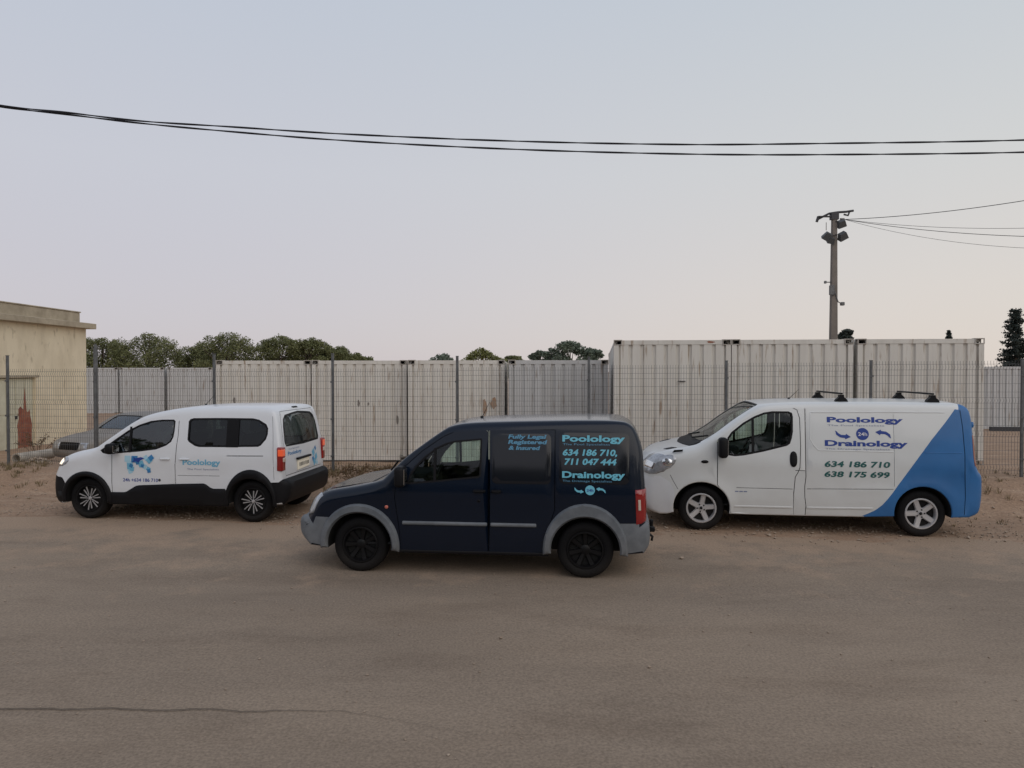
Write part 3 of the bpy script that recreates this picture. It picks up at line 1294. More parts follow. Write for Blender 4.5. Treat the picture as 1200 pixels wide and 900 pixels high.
def tuft(m, x, y, z, h, n, spread, rnd):
    for k in range(n):
        a = rnd.uniform(0, 2 * PI)
        r = rnd.uniform(0, spread)
        hh = h * rnd.uniform(.5, 1.2)
        bx, by = x + math.cos(a) * r, y + math.sin(a) * r
        w = rnd.uniform(.004, .009)
        b = rnd.uniform(0, PI)
        lx, ly = math.cos(a) * hh * rnd.uniform(.1, .8), math.sin(a) * hh * rnd.uniform(.1, .8)
        cx, cy = math.cos(b) * w, math.sin(b) * w
        m.add([(bx - cx, by - cy, z), (bx + cx, by + cy, z), (bx + cx * .7 + lx * .4, by + cy * .7 + ly * .4, z + hh * .6), (bx - cx * .7 + lx * .4, by - cy * .7 + ly * .4, z + hh * .6),
               (bx + lx, by + ly, z + hh)], [(0, 1, 2, 3), (3, 2, 4)])


for i in range(1500):
    x = rnd.uniform(-13, 13)
    y = fence_y(x) + rnd.gauss(-.15, .45)
    if noise.noise(Vector((x * .9, y * .5, 1))) < -.02:
        continue
    tuft(m, x, y, ground_h(x, y) - .01, rnd.uniform(.03, .15), 9, .07, rnd)
for i in range(240):
    x = rnd.uniform(-12, 12)
    y = rnd.uniform(road_edge(x) + .5, fence_y(x))
    tuft(m, x, y, ground_h(x, y) - .01, rnd.uniform(.02, .07), 8, .06, rnd)
for i in range(300):
    x = rnd.uniform(-10, 3)
    y = fence_y(x) + rnd.uniform(.5, 3.5)
    tuft(m, x, y, ground_h(x, y) - .01, rnd.uniform(.03, .12), 9, .08, rnd)
m.build('dry_grass', 'dry_grass', None, label='thin dry yellow grass along the foot of the wire fence', cat='grass', kind='stuff')


def weed(x, y, h, w, label, seed=0, mt='dry_weed'):
    r = random.Random(seed)
    root = empty('dry_weed', (x, y, ground_h(x, y)), label=label, cat='weed', group='dry weeds on the verge')
    m, lf = MB(), MB()
    for k in range(14):
        a = r.uniform(0, 2 * PI)
        L = r.uniform(.2, 1) * w
        top = Vector((math.cos(a) * L, math.sin(a) * L, h * r.uniform(.5, 1)))
        mid = top * .5 + Vector((0, 0, h * .12))
        m.tube([(0, 0, -.02), mid, top], [.007, .005, .002], 4, False)
        for j in range(34):
            t = r.uniform(.25, 1)
            p = mid.lerp(top, t) + Vector((r.gauss(0, .04), r.gauss(0, .04), r.gauss(0, .03)))
            s = r.uniform(.012, .035)
            d1 = Vector((r.gauss(0, 1), r.gauss(0, 1), r.gauss(0, 1))).normalized() * s
            d2 = Vector((r.gauss(0, 1), r.gauss(0, 1), r.gauss(0, 1))).normalized() * s * .5
            lf.add([p - d1, p + d2, p + d1, p - d2], [(0, 1, 2, 3)])
    m.build('stem', mt, root)
    lf.build('foliage', mt, root, kind='stuff')


weed(-3.05, 14.1, .34, .42, 'low brown dry weed in front of the containers, just left of the dark van windscreen', 1)
weed(-2.45, 14.35, .26, .35, 'small brown weed tuft behind the dark van bonnet near the bottom of the fence', 2)
weed(1.75, 10.75, .16, .34, 'flattened dry weed on the gravel under the nose of the blue and white van', 3)
weed(-12.6, 19.6, .75, .65, 'round dry brown bush against the yellow building beside the old car', 4)
weed(9.6, 13.0, .18, .38, 'dry weed clump at the fence foot right of the blue van tail', 5)


# ================================================================== containers
def corrugated(L, H, pitch, depth, ridge=.60, th=.004):
    """trapezoid corrugated sheet in the xz plane, outer side at y=0, ribs run vertical"""
    n = max(1, round(L / pitch))
    p = L / n
    prof = [(0, depth)]
    for i in range(n):
        a = i * p
        q = p * (1 - ridge) / 2
        prof += [(a + q * .45, depth), (a + q, 0), (a + p - q, 0), (a + p - q * .45, depth)]
    prof.append((L, depth))
    v, f = [], []
    for x, y in prof:
        v += [(x, y, 0), (x, y, H)]
    for i in range(len(prof) - 1):
        f.append((2 * i, 2 * i + 2, 2 * i + 3, 2 * i + 1))
    return v, f


MESH = {}


def shared(key, fn, m):
    k = (key, m)
    if k not in MESH:
        mb = fn()
        me = bpy.data.meshes.new(key)
        me.from_pydata(mb.v, [], mb.f)
        me.materials.append(M[m])
        me.update()
        MESH[k] = me
    return MESH[k]


def inst(name, me, parent, loc=(0, 0, 0), rz=0.0):
    o = bpy.data.objects.new(name, me)
    COL.objects.link(o)
    o.parent = parent
    o.location = loc
    o.rotation_euler = (0, 0, rz)
    return o


def casting():
    bm = bmesh.new()
    bmesh.ops.create_cube(bm, size=1)
    bmesh.ops.scale(bm, vec=(.178, .162, .118), verts=bm.verts)
    inn = []
    for f in [f for f in bm.faces if abs(f.normal.y) > .9 or abs(f.normal.x) > .9]:
        r = bmesh.ops.inset_individual(bm, faces=[f], thickness=.026)
        f2 = f
        bmesh.ops.inset_individual(bm, faces=[f2], thickness=.002, depth=-.012)
        inn.append(f2)
    mb = MB()
    bmesh.ops.delete(bm, geom=inn, context='FACES_ONLY')
    bm.verts.index_update()
    mb.add([v.co[:] for v in bm.verts], [[v.index for v in f.verts] for f in bm.faces])
    bm.free()
    return mb


CW, CH, CL = 2.438, 2.591, 6.058


def container(x, y, z, rz, label, paint='container_paint', L=CL, group=None, open_end=False):
    """origin: bottom left corner of the end facing the camera"""
    t = empty('shipping_container', (x, y, z), rz, label=label, cat='container', group=group or 'shipping containers in the yard')
    pw = .10
    post = shared('corner_post', lambda: MB().box(0, pw, 0, pw, .118, CH - .118), paint)
    for a, b in ((0, 0), (CW - pw, 0), (0, L - pw), (CW - pw, L - pw)):
        inst('corner_post', post, t, (a, b, 0))
    cs = shared('corner_casting', casting, 'casting_steel')
    for a in (.089 - .006, CW - .089 + .006):
        for b in (.081 - .006, L - .081 + .006):
            for c in (.059, CH - .059):
                inst('corner_casting', cs, t, (a, b, c))
    ex = .172
    top = shared('end_rail', lambda: MB().box(ex, CW - ex, .012, .10, CH - .105, CH - .012), paint)
    bot = shared('bottom_end_rail', lambda: MB().box(ex, CW - ex, .012, .10, .010, .135), paint)
    for b, r in ((0, 0), (L, PI)):
        inst('top_rail', top, t, (0 if r == 0 else CW, b, 0), r)
        inst('bottom_rail', bot, t, (0 if r == 0 else CW, b, 0), r)
    sr = shared('side_rail%d' % round(L), lambda: MB().box(.010, .075, .157, L - .157, CH - .070, CH - .010), paint)
    sb = shared('side_sill%d' % round(L), lambda: MB().box(.010, .075, .157, L - .157, .012, .160), paint)
    inst('top_rail', sr, t)
    inst('top_rail', sr, t, (CW, L, 0), PI)
    inst('bottom_rail', sb, t)
    inst('bottom_rail', sb, t, (CW, L, 0), PI)

    def ep():
        v, f = corrugated(CW - 2 * pw, CH - .24, .2486, .040, .64)
        return MB().add([(a + pw, b + .020, c + .135) for a, b, c in v], f)
    e = shared('end_panel', ep, paint)
    inst('end_panel', e, t)
    inst('end_panel', e, t, (CW, L, 0), PI)

    def sp():
        v, f = corrugated(L - 2 * pw, CH - .225, .2775, .036, .55)
        return MB().add([(.016 + b, L - pw - a, c + .158) for a, b, c in v], f)
    s_ = shared('side_wall%d' % round(L), sp, paint)
    inst('side_panel', s_, t)
    inst('side_panel', s_, t, (CW, L, 0), PI)
    rf_ = shared('roof%d' % round(L), lambda: MB().box(.07, CW - .07, .09, L - .09, CH - .030, CH - .020), paint)
    inst('roof', rf_, t)
    fl = shared('floor%d' % round(L), lambda: MB().box(.07, CW - .07, .09, L - .09, .05, .14), paint)
    inst('floor', fl, t)
    return t


R_ = math.radians
c1 = container(-7.64, 19.10, .085, R_(.3), 'pale container at the left of the near row, dark dent near its left edge')
c2 = container(-5.155, 19.05, .085, R_(-.2), 'second container of the low row, right behind the tail of the white passenger van')
c3 = container(-2.62, 18.66, .085, R_(-.4), 'third container of the low row, orange rust patch low on its right')
c4 = container(-.085, 18.12, .080, R_(-.6), 'greyer container between the rusty one and the tall trio, above the dark van', 'container_paint_grey')
th = -math.atan(.121)
p0 = Vector((2.185, 15.86, .47))
u = Vector((math.cos(th), math.sin(th), 0))
c5 = container(*(p0), th, 'leftmost container of the higher trio, with a red scuff on its top rail', L=12.19)
c6 = container(*(p0 + u * 2.455), th, 'middle container of the higher trio, behind the cab of the blue and white van', L=12.19)
c7 = container(*(p0 + u * 4.98), th, 'rightmost container of the higher trio, behind the blue tail of the van', L=12.19)
container(-24.3, 41.0, 0, R_(0), 'distant pale container right beside the yellow building corner', 'container_paint_grey', group='far containers')
container(-21.75, 41.0, 0, R_(0), 'middle one of the distant pale containers left of the near row', 'container_paint_grey', group='far containers')
container(-19.1, 41.0, 0, R_(0), 'distant pale container nearest to the near row, with a small dark mark', 'container_paint_grey', group='far containers')
container(18.9, 30.5, .0, R_(-8), 'lone whitish container in the distance at the right edge', 'container_paint_grey', L=12.19, group='far containers')


def patch(parent, name, poly, m, y=.016):
    V = [(a, y - .002, b) for a, b in poly]
    return mesh_obj(name, V, [tuple(range(len(V)))], m, parent)


# rust patch, scuffs and dents on the sheet metal
def blob(cx, cz, rx, rz, n=22, seed=1, k=.35):
    r = random.Random(seed)
    ph = [r.uniform(0, 6.28) for _ in range(4)]
    return [(cx + rx * math.cos(t) * (1 + k * .5 * math.sin(3 * t + ph[0]) + k * .3 * math.sin(5 * t + ph[1])), cz + rz * math.sin(t) * (1 + k * .5 * math.sin(2 * t + ph[2]) + k * .35 * math.sin(7 * t + ph[3])))
            for t in [2 * PI * i / n for i in range(n)]]


patch(c3, 'rust_patch', blob(1.93, 1.40, .055, .22, seed=3), 'rust_light')
patch(c3, 'rust_patch', blob(2.16, 1.50, .075, .13, seed=5), 'rust_light')
patch(c3, 'rust_patch', blob(1.93, 1.00, .035, .26, seed=9), 'rust_light')
patch(c5, 'rust_patch', blob(2.02, CH - .055, .075, .022, seed=4), 'red_paint', .010)
patch(c1, 'dent', blob(.46, 1.55, .030, .09, seed=6), 'container_scuff', .016)
patch(c2, 'dent', blob(1.20, 1.48, .030, .08, seed=7), 'container_scuff', .016)
patch(c2, 'dent', blob(1.45, 1.46, .022, .05, seed=8), 'container_scuff', .016)
patch(c2, 'dent', blob(2.20, 1.05, .030, .13, seed=18), 'container_scuff', .016)
m = MB().box(1.34, 1.50, -.012, .020, 1.70, 1.715)
m.build('handle_bar', 'dark_steel', c5)


# timber/steel beam near far right container
m = MB()
m.rbox(-.9, .9, -.08, .08, 0, .16, .01, 1)
o = m.build('steel_beam', 'dark_steel', None, label='dark steel beam lying in front of the lone distant container', cat='beam')
o.location = (20.1, 29.6, .0)
o.rotation_euler = (0, 0, R_(-6))


# ================================================================== fence
def wire_panel(L, H):
    m = MB()

    def wire(p, q, r=.0029):
        p, q = Vector(p), Vector(q)
        d = (q - p).normalized()
        a = d.cross(Vector((0, 1, 0)))
        if a.length < .1:
            a = d.cross(Vector((1, 0, 0)))
        a.normalize()
        b = d.cross(a)
        n = len(m.v)
        for e in (p, q):
            for k in range(3):
                t = 2 * PI * k / 3
                m.v.append(tuple(e + (a * math.cos(t) + b * math.sin(t)) * r))
        for k in range(3):
            m.f.append((n + k, n + (k + 1) % 3, n + 3 + (k + 1) % 3, n + 3 + k))
    folds = [.12, .72, 1.32, 1.92]
    zs = [0.0]
    ys = [0.0]
    for f in folds:
        zs += [f - .05, f, f + .05]
        ys += [0, -.030, 0]
    zs.append(H)
    ys.append(0)
    nv = int(L / .05)
    for i in range(nv + 1):
        x = i * L / nv
        for k in range(len(zs) - 1):
            wire((x, ys[k], zs[k]), (x, ys[k + 1], zs[k + 1]))
    hz = []
    for f in folds:
        hz += [f - .05, f + .05]
    for z in hz + [.42, 1.02, 1.62] + [.27, .57, .87, 1.17, 1.47, 1.77]:
        wire((0, -.004, z), (L, -.004, z), .0031)
    return m


fence = empty('wire_fence', (0, 14.45, 0), label='welded wire mesh fence with grey posts crossing the whole yard front', cat='fence')
px_posts = [-10.85, -8.80, -6.15, -3.62, -1.08, 1.48, 4.03, 6.58, 9.12, 11.66]
tops = [2.72, 2.95, 2.74, 2.74, 2.68, 2.66, 2.58, 2.58, 2.60, 2.62]
pa = math.atan(-.135)
PM = {}
for i, x in enumerate(px_posts):
    y = fence_y(x)
    h = ground_h(x, y)
    m = MB()
    if i == 1:
        m.tube([(0, 0, -.1), (0, 0, tops[i] - h - .07)], .042, 12)
        m.tube([(0, 0, tops[i] - h - .07), (0, 0, tops[i] - h)], [.03, .03], 10)
    else:
        m.rbox(-.024, .024, -.024, .024, -.1, tops[i] - h, .006, 1)
        m.box(-.027, .027, -.027, .027, tops[i] - h, tops[i] - h + .012)
    p = m.build('post', 'galvanised', fence)
    p.location = (x, y - 14.45, h)
    p.rotation_euler = (0, 0, pa)
    for k in range(3):
        b = MB().box(-.036, .036, -.044, -.029, .3 + k * .75, .335 + k * .75).build('clamp', 'galvanised', p)
    if i:
        x0 = px_posts[i - 1]
        y0 = fence_y(x0)
        L = math.hypot(x - x0, y - y0) - .07
        key = round(L, 2)
        if key not in PM:
            mb = wire_panel(L, 2.03)
            me = bpy.data.meshes.new('mesh_panel')
            me.from_pydata(mb.v, [], mb.f)
            me.materials.append(M['galvanised_wire'])
            PM[key] = me
        o = bpy.data.objects.new('mesh_panel', PM[key])
        COL.objects.link(o)
        o.parent = fence
        xm = x0 + .035
        zb = (ground_h(x0, y0) + h) / 2 + .05
        o.location = (xm, fence_y(xm) - 14.45 - .033, zb)
        o.rotation_euler = (0, R_(-.15) if i > 2 else 0, pa)
        o['kind'] = 'stuff'

# ================================================================== building
bld = empty('building', (-14.87, 25.85, 0), label='low yellow rendered building with flat concrete roof edge and a pale door at the left', cat='building')
# wall face on x=0 running towards the camera (-y); door opening y from -2.75 to -4.45
m = MB()
m.box(-6, 0, -2.75, 0, -.2, 3.86)
m.box(-6, 0, -12, -4.45, -.2, 3.86)
m.box(-6, 0, -4.45, -2.75, 2.19, 3.86)
m.box(-6, -.5, -4.45, -2.75, -.2, 2.19)
bw = m.build('wall', 'render_wall', bld)
m = MB()
m.rbox(-6.3, .27, -12.2, .18, 3.862, 4.05, .012, 1)
cor = m.build('roof_slab', 'render_trim', bld)
m = MB()
m.rbox(-6, -.03, -12, -.30, 4.052, 4.40, .012, 1)
m.rbox(-6.02, .0, -12.02, -.27, 4.402, 4.44, .008, 1)
m.build('parapet', 'render_trim', bld)
m = MB()
m.box(.002, .020, -4.62, -2.60, 2.205, 2.27)
m.build('lintel', 'render_trim', bld)
m = MB()
m.box(-.16, -.10, -4.45, -2.75, -.1, 2.17)
dr = m.build('door', 'door_paint', bld)
for k in range(4):
    y = -4.40 + k * .415
    m = MB()
    m.rbox(-.100, -.080, y, y + .385, .05, 1.02, .006, 1)
    m.rbox(-.100, -.080, y, y + .385, 1.10, 2.12, .006, 1)
    m.build('door_panel', 'door_paint', dr)
m = MB()
m.box(-.08, -.02, -3.62, -3.58, .95, 1.05)
m.build('handle', 'dark_steel', dr)
red = [(-3.50, .02), (-2.86, .02), (-2.85, .45), (-2.83, .72), (-2.90, .98), (-2.95, 1.22), (-3.02, 1.12), (-3.08, 1.16), (-3.12, 1.55), (-3.16, 1.92), (-3.20, 1.60), (-3.24, 1.22), (-3.36, 1.32), (-3.47, 1.24), (-3.45, .95), (-3.52, .74), (-3.49, .40)]
mesh_obj('rust_patch', [(-.0785, a, b) for a, b in red], [tuple(range(len(red)))], 'red_paint', dr)

# pipe and rubble
m = MB()
m.lathe_y([(.10, 0), (.10, 1.15), (.13, 1.15), (.13, 0), (.10, 0)], 20)
o = m.build('cement_pipe', 'pipe_cement', None, True, auto=40, label='short pale cement pipe lying on the dirt in front of the yellow building', cat='pipe')
o.location = (-12.15, 18.1, ground_h(-12.15, 18.1) + .12)
o.rotation_euler = (0, 0, R_(-8))
m = MB()
m.tube([(-13.6, 17.6, .12), (-12.5, 17.5, .13)], .07, 10)
m.build('dark_pole', 'dark_steel', None, True, label='dark pole lying on the ground left of the cement pipe', cat='pole')
rr = random.Random(5)
m = MB()
for i in range(90):
    a = rr.gauss(0, .35)
    b = rr.gauss(0, .25)
    rock(m, -11.55 + a, 17.9 + b, .10 + max(0, .25 - abs(a) * .5 - abs(b) * .4) * rr.random(), rr.uniform(.03, .11), rr)
m.build('rubble_heap', 'stone', None, label='small heap of rubble beside the nose of the old grey car', cat='rubble', kind='stuff')
for i, (x, y, r, lb) in enumerate(((2.15, 9.35, .035, 'dark stone on the road to the right behind the navy van'), (-.1, 6.55, .02, 'tiny dark stone on the open road below the navy van'),
                                   (1.1, 5.9, .018, 'small dark pebble low on the road right of centre'), (9.9, 12.6, .10, 'largest loose rock on the verge beside the right hand fence post'))):
    q = random.Random(i)
    m = MB()
    rock(m, 0, 0, 0, r, q)
    o = m.build('stone', 'stone', None, label=lb, cat='stone', group='loose stones')
    o.location = (x, y, max(.012, ground_h(x, y) + .01) + r * .25)

# ================================================================== utility pole and cables
PX, PY = 12.15, 28.0
pole = empty('utility_pole', (PX, PY, 0), label='tall concrete utility pole with floodlights and a crooked steel cross arm behind the containers', cat='pole')
m = MB()
m.add([(-.155, -.12, -.2), (.155, -.12, -.2), (.155, .12, -.2), (-.155, .12, -.2), (-.08, -.08, 8.35), (.08, -.08, 8.35), (.08, .08, 8.35), (-.08, .08, 8.35)],
      [(0, 3, 2, 1), (4, 5, 6, 7), (0, 1, 5, 4), (1, 2, 6, 5), (2, 3, 7, 6), (3, 0, 4, 7)])
m.build('pole_shaft', 'concrete_pole', pole)
m = MB()
m.tube([(-.66, 0, 8.08), (-.58, 0, 8.14), (-.20, 0, 8.33), (.12, 0, 8.38), (.45, 0, 8.40), (.72, 0, 8.44)], .045, 6)
m.box(-.62, -.05, -.07, .07, 8.20, 8.235)
m.tube([(-.66, 0, 8.02), (-.60, 0, 8.22)], .05, 6)
m.tube([(.36, 0, 8.30), (.52, 0, 8.26), (.58, 0, 8.42)], .035, 6)
m.box(-.14, .14, -.10, .10, 8.10, 8.36)
m.build('cross_arm', 'dark_steel', pole)
for i, (x, z, a, s) in enumerate(((-.30, 7.45, 28, .85), (.27, 7.47, -28, .85), (.22, 7.93, -20, .8), (-.16, 7.30, 10, .65))):
    m = MB()
    m.add([(-.14, -.10, .16), (.14, -.10, .16), (.14, .10, .16), (-.14, .10, .16), (-.20, -.13, -.16), (.20, -.13, -.16), (.20, .13, -.16), (-.20, .13, -.16)],
          [(0, 1, 2, 3), (4, 7, 6, 5), (0, 4, 5, 1), (1, 5, 6, 2), (2, 6, 7, 3), (3, 7, 4, 0)])
    o = m.build('floodlight', 'lamp_housing', pole)
    o.location = (x, -.12, z)
    o.scale = (s, s, s)
    o.rotation_euler = (R_(35), R_(a), 0)
    g = MB().rbox(-.17, .17, -.11, .11, -.172, -.158, .004, 1).build('lens', 'lamp_glass', o)
    MB().tube([(0, .1, .05), (-x * .6, .12, .1), (-x * .95, .12, .16)], .018, 6).build('bracket', 'dark_steel', o)
m = MB()
m.tube([(-.30, 0, 5.75), (0, 0, 5.75)], .02, 6)
m.rbox(-.36, -.28, -.04, .04, 5.70, 5.80, .01, 1)
m.rbox(-.22, -.02, -.16, -.08, 5.25, 5.62, .02, 1)
m.tube([(-.1, -.1, 5.2), (-.05, -.12, 5.5), (.12, -.11, 5.0), (.30, -.05, 4.93)], .02, 6)
m.rbox(.26, .40, -.07, .07, 4.87, 5.0, .02, 1)
m.build('bracket', 'galvanised', pole)
m = MB()
m.tube([(.20, -.05, 8.12), (.36, -.05, 8.12)], .03, 8)
m.tube([(-.30, 0, 8.0), (-.30, 0, 7.7)], .012, 6)
m.build('insulator', 'concrete_pole', pole, True)


def span(name, a, b, sag, r, m_, n=40, twist=0, **k):
    a, b = Vector(a), Vector(b)
    mb = MB()
    strands = 2 if twist else 1
    for s_ in range(strands):
        pts = []
        N_ = n * (4 if twist else 1)
        for i in range(N_ + 1):
            t = 2.2 * i / N_
            p = a.lerp(b, t)
            p.z -= sag * 4 * t * (1 - t)
            if twist:
                ph = t * (b - a).length * twist + s_ * PI
                p += Vector((0, math.cos(ph), math.sin(ph))) * r * .85
            pts.append(p)
        mb.tube(pts, r, 5, False)
    return mb.build(name, m_, None, True, **k)


ws = (PX + .36, PY - .05, 8.10)
span('overhead_wire', ws, (18.3, 22, 8.02), .20, .012, 'cable_black', label='topmost thin wire rising to the right from the utility pole', cat='wire', group='wires from the utility pole')
span('overhead_wire', ws, (18.3, 22, 6.78), .24, .007, 'cable_black', label='second wire down, sagging right from the utility pole', cat='wire', group='wires from the utility pole')
span('overhead_wire', ws, (18.3, 22, 6.37), .22, .010, 'cable_black', label='third wire down, nearly level at the right photo edge', cat='wire', group='wires from the utility pole')
span('overhead_wire', ws, (18.3, 22, 6.04), .39, .006, 'cable_black', label='lowest and faintest wire running right from the utility pole', cat='wire', group='wires from the utility pole')


def cable(name, ctrl, r, y, **k):
    """ctrl: (x, z) at depth y"""
    p = catmull(ctrl, .12)
    mb = MB()
    for s_ in (0, 1):
        pts = []
        for i, (a, b) in enumerate(p):
            ph = a * 3.5 + s_ * PI
            pts.append((a, y + math.cos(ph) * r * .6, b + math.sin(ph) * r * .6))
        mb.tube(pts, r, 5, False)
    return mb.build(name, 'cable_black', None, True, **k)


def zz(py, y):
    return 2.39 + (435 - py) / 867 * y * 1.0


def xx_(px, y):
    return (px - 600) / 867 * y


Y1 = 11.0
up = [(-24, 12.6), (-18, 9.85), (-12.0, 7.55), (-9.6, 6.71), (-7.612, 6.323), (-6.559, 6.209), (-5.506, 6.088), (-4.237, 6.006), (-2.537, 5.898), (0, 5.792), (2.537, 5.741), (4.44, 5.754), (7.612, 5.808), (10.2, 5.93), (13, 6.15), (19, 6.85), (26, 8.0)]
lo = [(-24, 12.55), (-18, 9.8), (-12.0, 7.50), (-9.6, 6.69), (-7.612, 6.311), (-6.559, 6.186), (-5.506, 6.061), (-4.237, 5.943), (-2.537, 5.809), (0, 5.678), (2.537, 5.607), (4.44, 5.597), (7.612, 5.634), (10.2, 5.74), (13, 5.93), (19, 6.6), (26, 7.7)]
cable('power_cable', up, .0095, Y1, label='upper of the two black twisted cables crossing the sky', cat='cable', group='twisted cables across the sky')
cable('power_cable', lo, .0095, Y1 + .02, label='lower of the two black twisted cables crossing the sky', cat='cable', group='twisted cables across the sky')


# ================================================================== trees
def foliage(lobes, n, s0, s1, rnd, mt, root, flat=1.0):
    """leaf-sized faces through a set of lobes (x, y, z, r)"""
    v, f, tone = [], [], []
    wts = [l[3] ** 2 for l in lobes]
    for i in range(n):
        x, y, z, r = rnd.choices(lobes, wts)[0]
        d = Vector((rnd.gauss(0, 1), rnd.gauss(0, 1), rnd.gauss(0, 1))).normalized()
        k = r * (rnd.random() ** .35) * (1 + .22 * noise.noise(Vector((d.x * 2.2 + x, d.y * 2.2, d.z * 2.2 + z))))
        c = Vector((x, y, z)) + Vector((d.x * k, d.y * k, d.z * k * flat))
        s = rnd.uniform(s0, s1)
        a = Vector((rnd.gauss(0, 1), rnd.gauss(0, 1), rnd.gauss(0, .7))).normalized() * s
        b = a.cross(Vector((rnd.gauss(0, 1), rnd.gauss(0, 1), rnd.gauss(0, 1)))).normalized() * s * .55
        q = len(v)
        v += [c - a, c + b, c + a, c - b]
        f.append((q, q + 1, q + 2, q + 3))
        tone.append(clamp(.45 + .45 * noise.noise(c * .9) + rnd.gauss(0, .08)))
    o = mesh_obj('crown', v, f, mt, root)
    at = o.data.attributes.new('tone', 'FLOAT', 'FACE')
    at.data.foreach_set('value', tone)
    return o


def tree(x, y, h, lobes, n, label, mt='pine_leaf', s0=.09, s1=.20, seed=0, trunk=.16, group='trees beyond the containers', name='pine_tree', cat='tree'):
    rnd = random.Random(seed)
    root = empty(name, (x, y, 0), label=label, cat=cat, group=group)
    m = MB()
    m.tube([(0, 0, -.1), (.06, 0, h * .3), (-.05, .05, h * .62), (0, 0, h * .9)], [trunk, trunk * .8, trunk * .55, trunk * .15], 8)
    for lx, ly, lz, r in lobes:
        m.tube([(0, 0, h * .35), (lx * .5, ly * .5, h * .35 + (lz - h * .35) * .6), (lx, ly, lz)], [trunk * .45, trunk * .28, .02], 6)
    m.build('trunk', 'bark', root, True)
    ex = []
    for lx, ly, lz, r in lobes:
        ex.append((lx, ly, lz, r))
        for k in range(5):
            a = rnd.uniform(0, 2 * PI)
            e = rnd.uniform(-.3, 1.2)
            ex.append((lx + math.cos(a) * math.cos(e) * r * .75, ly + math.sin(a) * math.cos(e) * r * .75, lz + math.sin(e) * r * .62, r * rnd.uniform(.3, .5)))
    foliage(ex, n, s0, s1, rnd, mt, root, .85)
    return root


# (left px, right px, top y px) of each crown in the photo, worked out at 55-65 m
D0 = 58.0
specs = [
    (-32.1, 58, 5.25, 1.75, 'leftmost dark pine, just right of the yellow building'),
    (-28.4, 58, 5.60, 2.10, 'broad pine with flat top, second from the yellow building'),
    (-25.3, 60, 4.75, 1.80, 'low dark pine filling the dip between two taller crowns'),
    (-21.9, 57, 5.60, 2.05, 'tall rounded pine directly above the first near container'),
    (-18.2, 58, 5.40, 1.60, 'rounded pine right of the gap, above the second near container'),
    (-15.9, 58, 5.15, 1.35, 'smaller rounded pine touching the right side of its taller neighbour'),
    (-14.2, 58.5, 4.55, 1.20, 'low pine on the downward slope of the row'),
    (-12.6, 59, 3.95, 1.20, 'lowest pine at the right end of the left row'),
]
for i, (x, y, top_, hw, lb) in enumerate(specs):
    q = random.Random(40 + i)
    w = hw / 1.03
    lobes = []
    for k in range(7):
        a = (k / 6 - .5) * 2
        lobes.append((a * w * .80, q.uniform(-.8, .8), top_ - w * .44 - abs(a) ** 2.6 * w * .34 + q.uniform(-.10, .10), w * q.uniform(.32, .42)))
    zc = top_ - w * .75
    while zc > 1.2:
        for k in range(4):
            lobes.append(((k / 3 - .5) * 1.7 * w + q.uniform(-.1, .1), q.uniform(-1, 1), zc, w * .5))
        zc -= .55
    tree(x, y, top_, lobes, 24000, lb, seed=i, s0=.035, s1=.085)
# middle group, seen over the low row
mid = [(-5.55, 58, 3.80, 1.15, 'olive_leaf', 'faint low shrub top left of the yellowish round tree', 'shrub', 4500),
       (-2.25, 58, 4.28, 1.55, 'green_leaf', 'yellowish green rounded tree above the third container', 'round_tree', 11000),
       (.15, 59, 3.75, .85, 'pine_leaf', 'small dark tree top right of the yellowish round one', 'round_tree', 5500),
       (2.15, 55, 4.05, .85, 'olive_leaf', 'small feathery tree left of the tallest feathery crown', 'olive_tree', 5000),
       (4.35, 55, 4.80, 1.55, 'olive_leaf', 'tallest feathery grey green tree just left of the high containers', 'olive_tree', 9000),
       (6.15, 56, 4.15, .75, 'olive_leaf', 'small feathery crown touching the corner of the high containers', 'olive_tree', 4500)]
for i, (x, y, top_, w, mt, lb, nm, n) in enumerate(mid):
    q = random.Random(80 + i)
    lobes = []
    for k in range(6):
        a = (k / 5 - .5) * 2
        lobes.append((a * w * .8, q.uniform(-.5, .5), top_ - w * .40 - abs(a) ** 2 * w * .38 + q.uniform(-.1, .1) * w, w * q.uniform(.30, .42)))
    lobes += [(q.uniform(-w, w) * .7, 0, top_ - w * (1.0 + .25 * _), w * .5) for _ in range(5)]
    tree(x, y, top_, lobes, n, lb, mt, *((.04, .10) if mt != 'olive_leaf' else (.04, .12)), 20 + i, .12, 'trees beyond the containers', nm)
# small tops peeping over the high trio
tree(18.0, 40, 4.85, [(.1, 0, 4.45, .28), (0, 0, 4.1, .42), (.1, 0, 3.6, .5), (-.15, 0, 3.3, .4)], 3000, 'small dark tree top beside the foot of the utility pole', 'conifer_leaf', .05, .12, 51, .08, name='round_tree')
tree(23.6, 40, 4.70, [(0, 0, 4.55, .07), (0, 0, 4.38, .13), (0, 0, 4.2, .17), (0, 0, 3.9, .24), (.02, 0, 3.5, .3), (0, 0, 3.0, .35)], 3000, 'thin pointed cypress tip above the rightmost high container', 'conifer_leaf', .04, .09, 52, .06, name='cypress_tree')


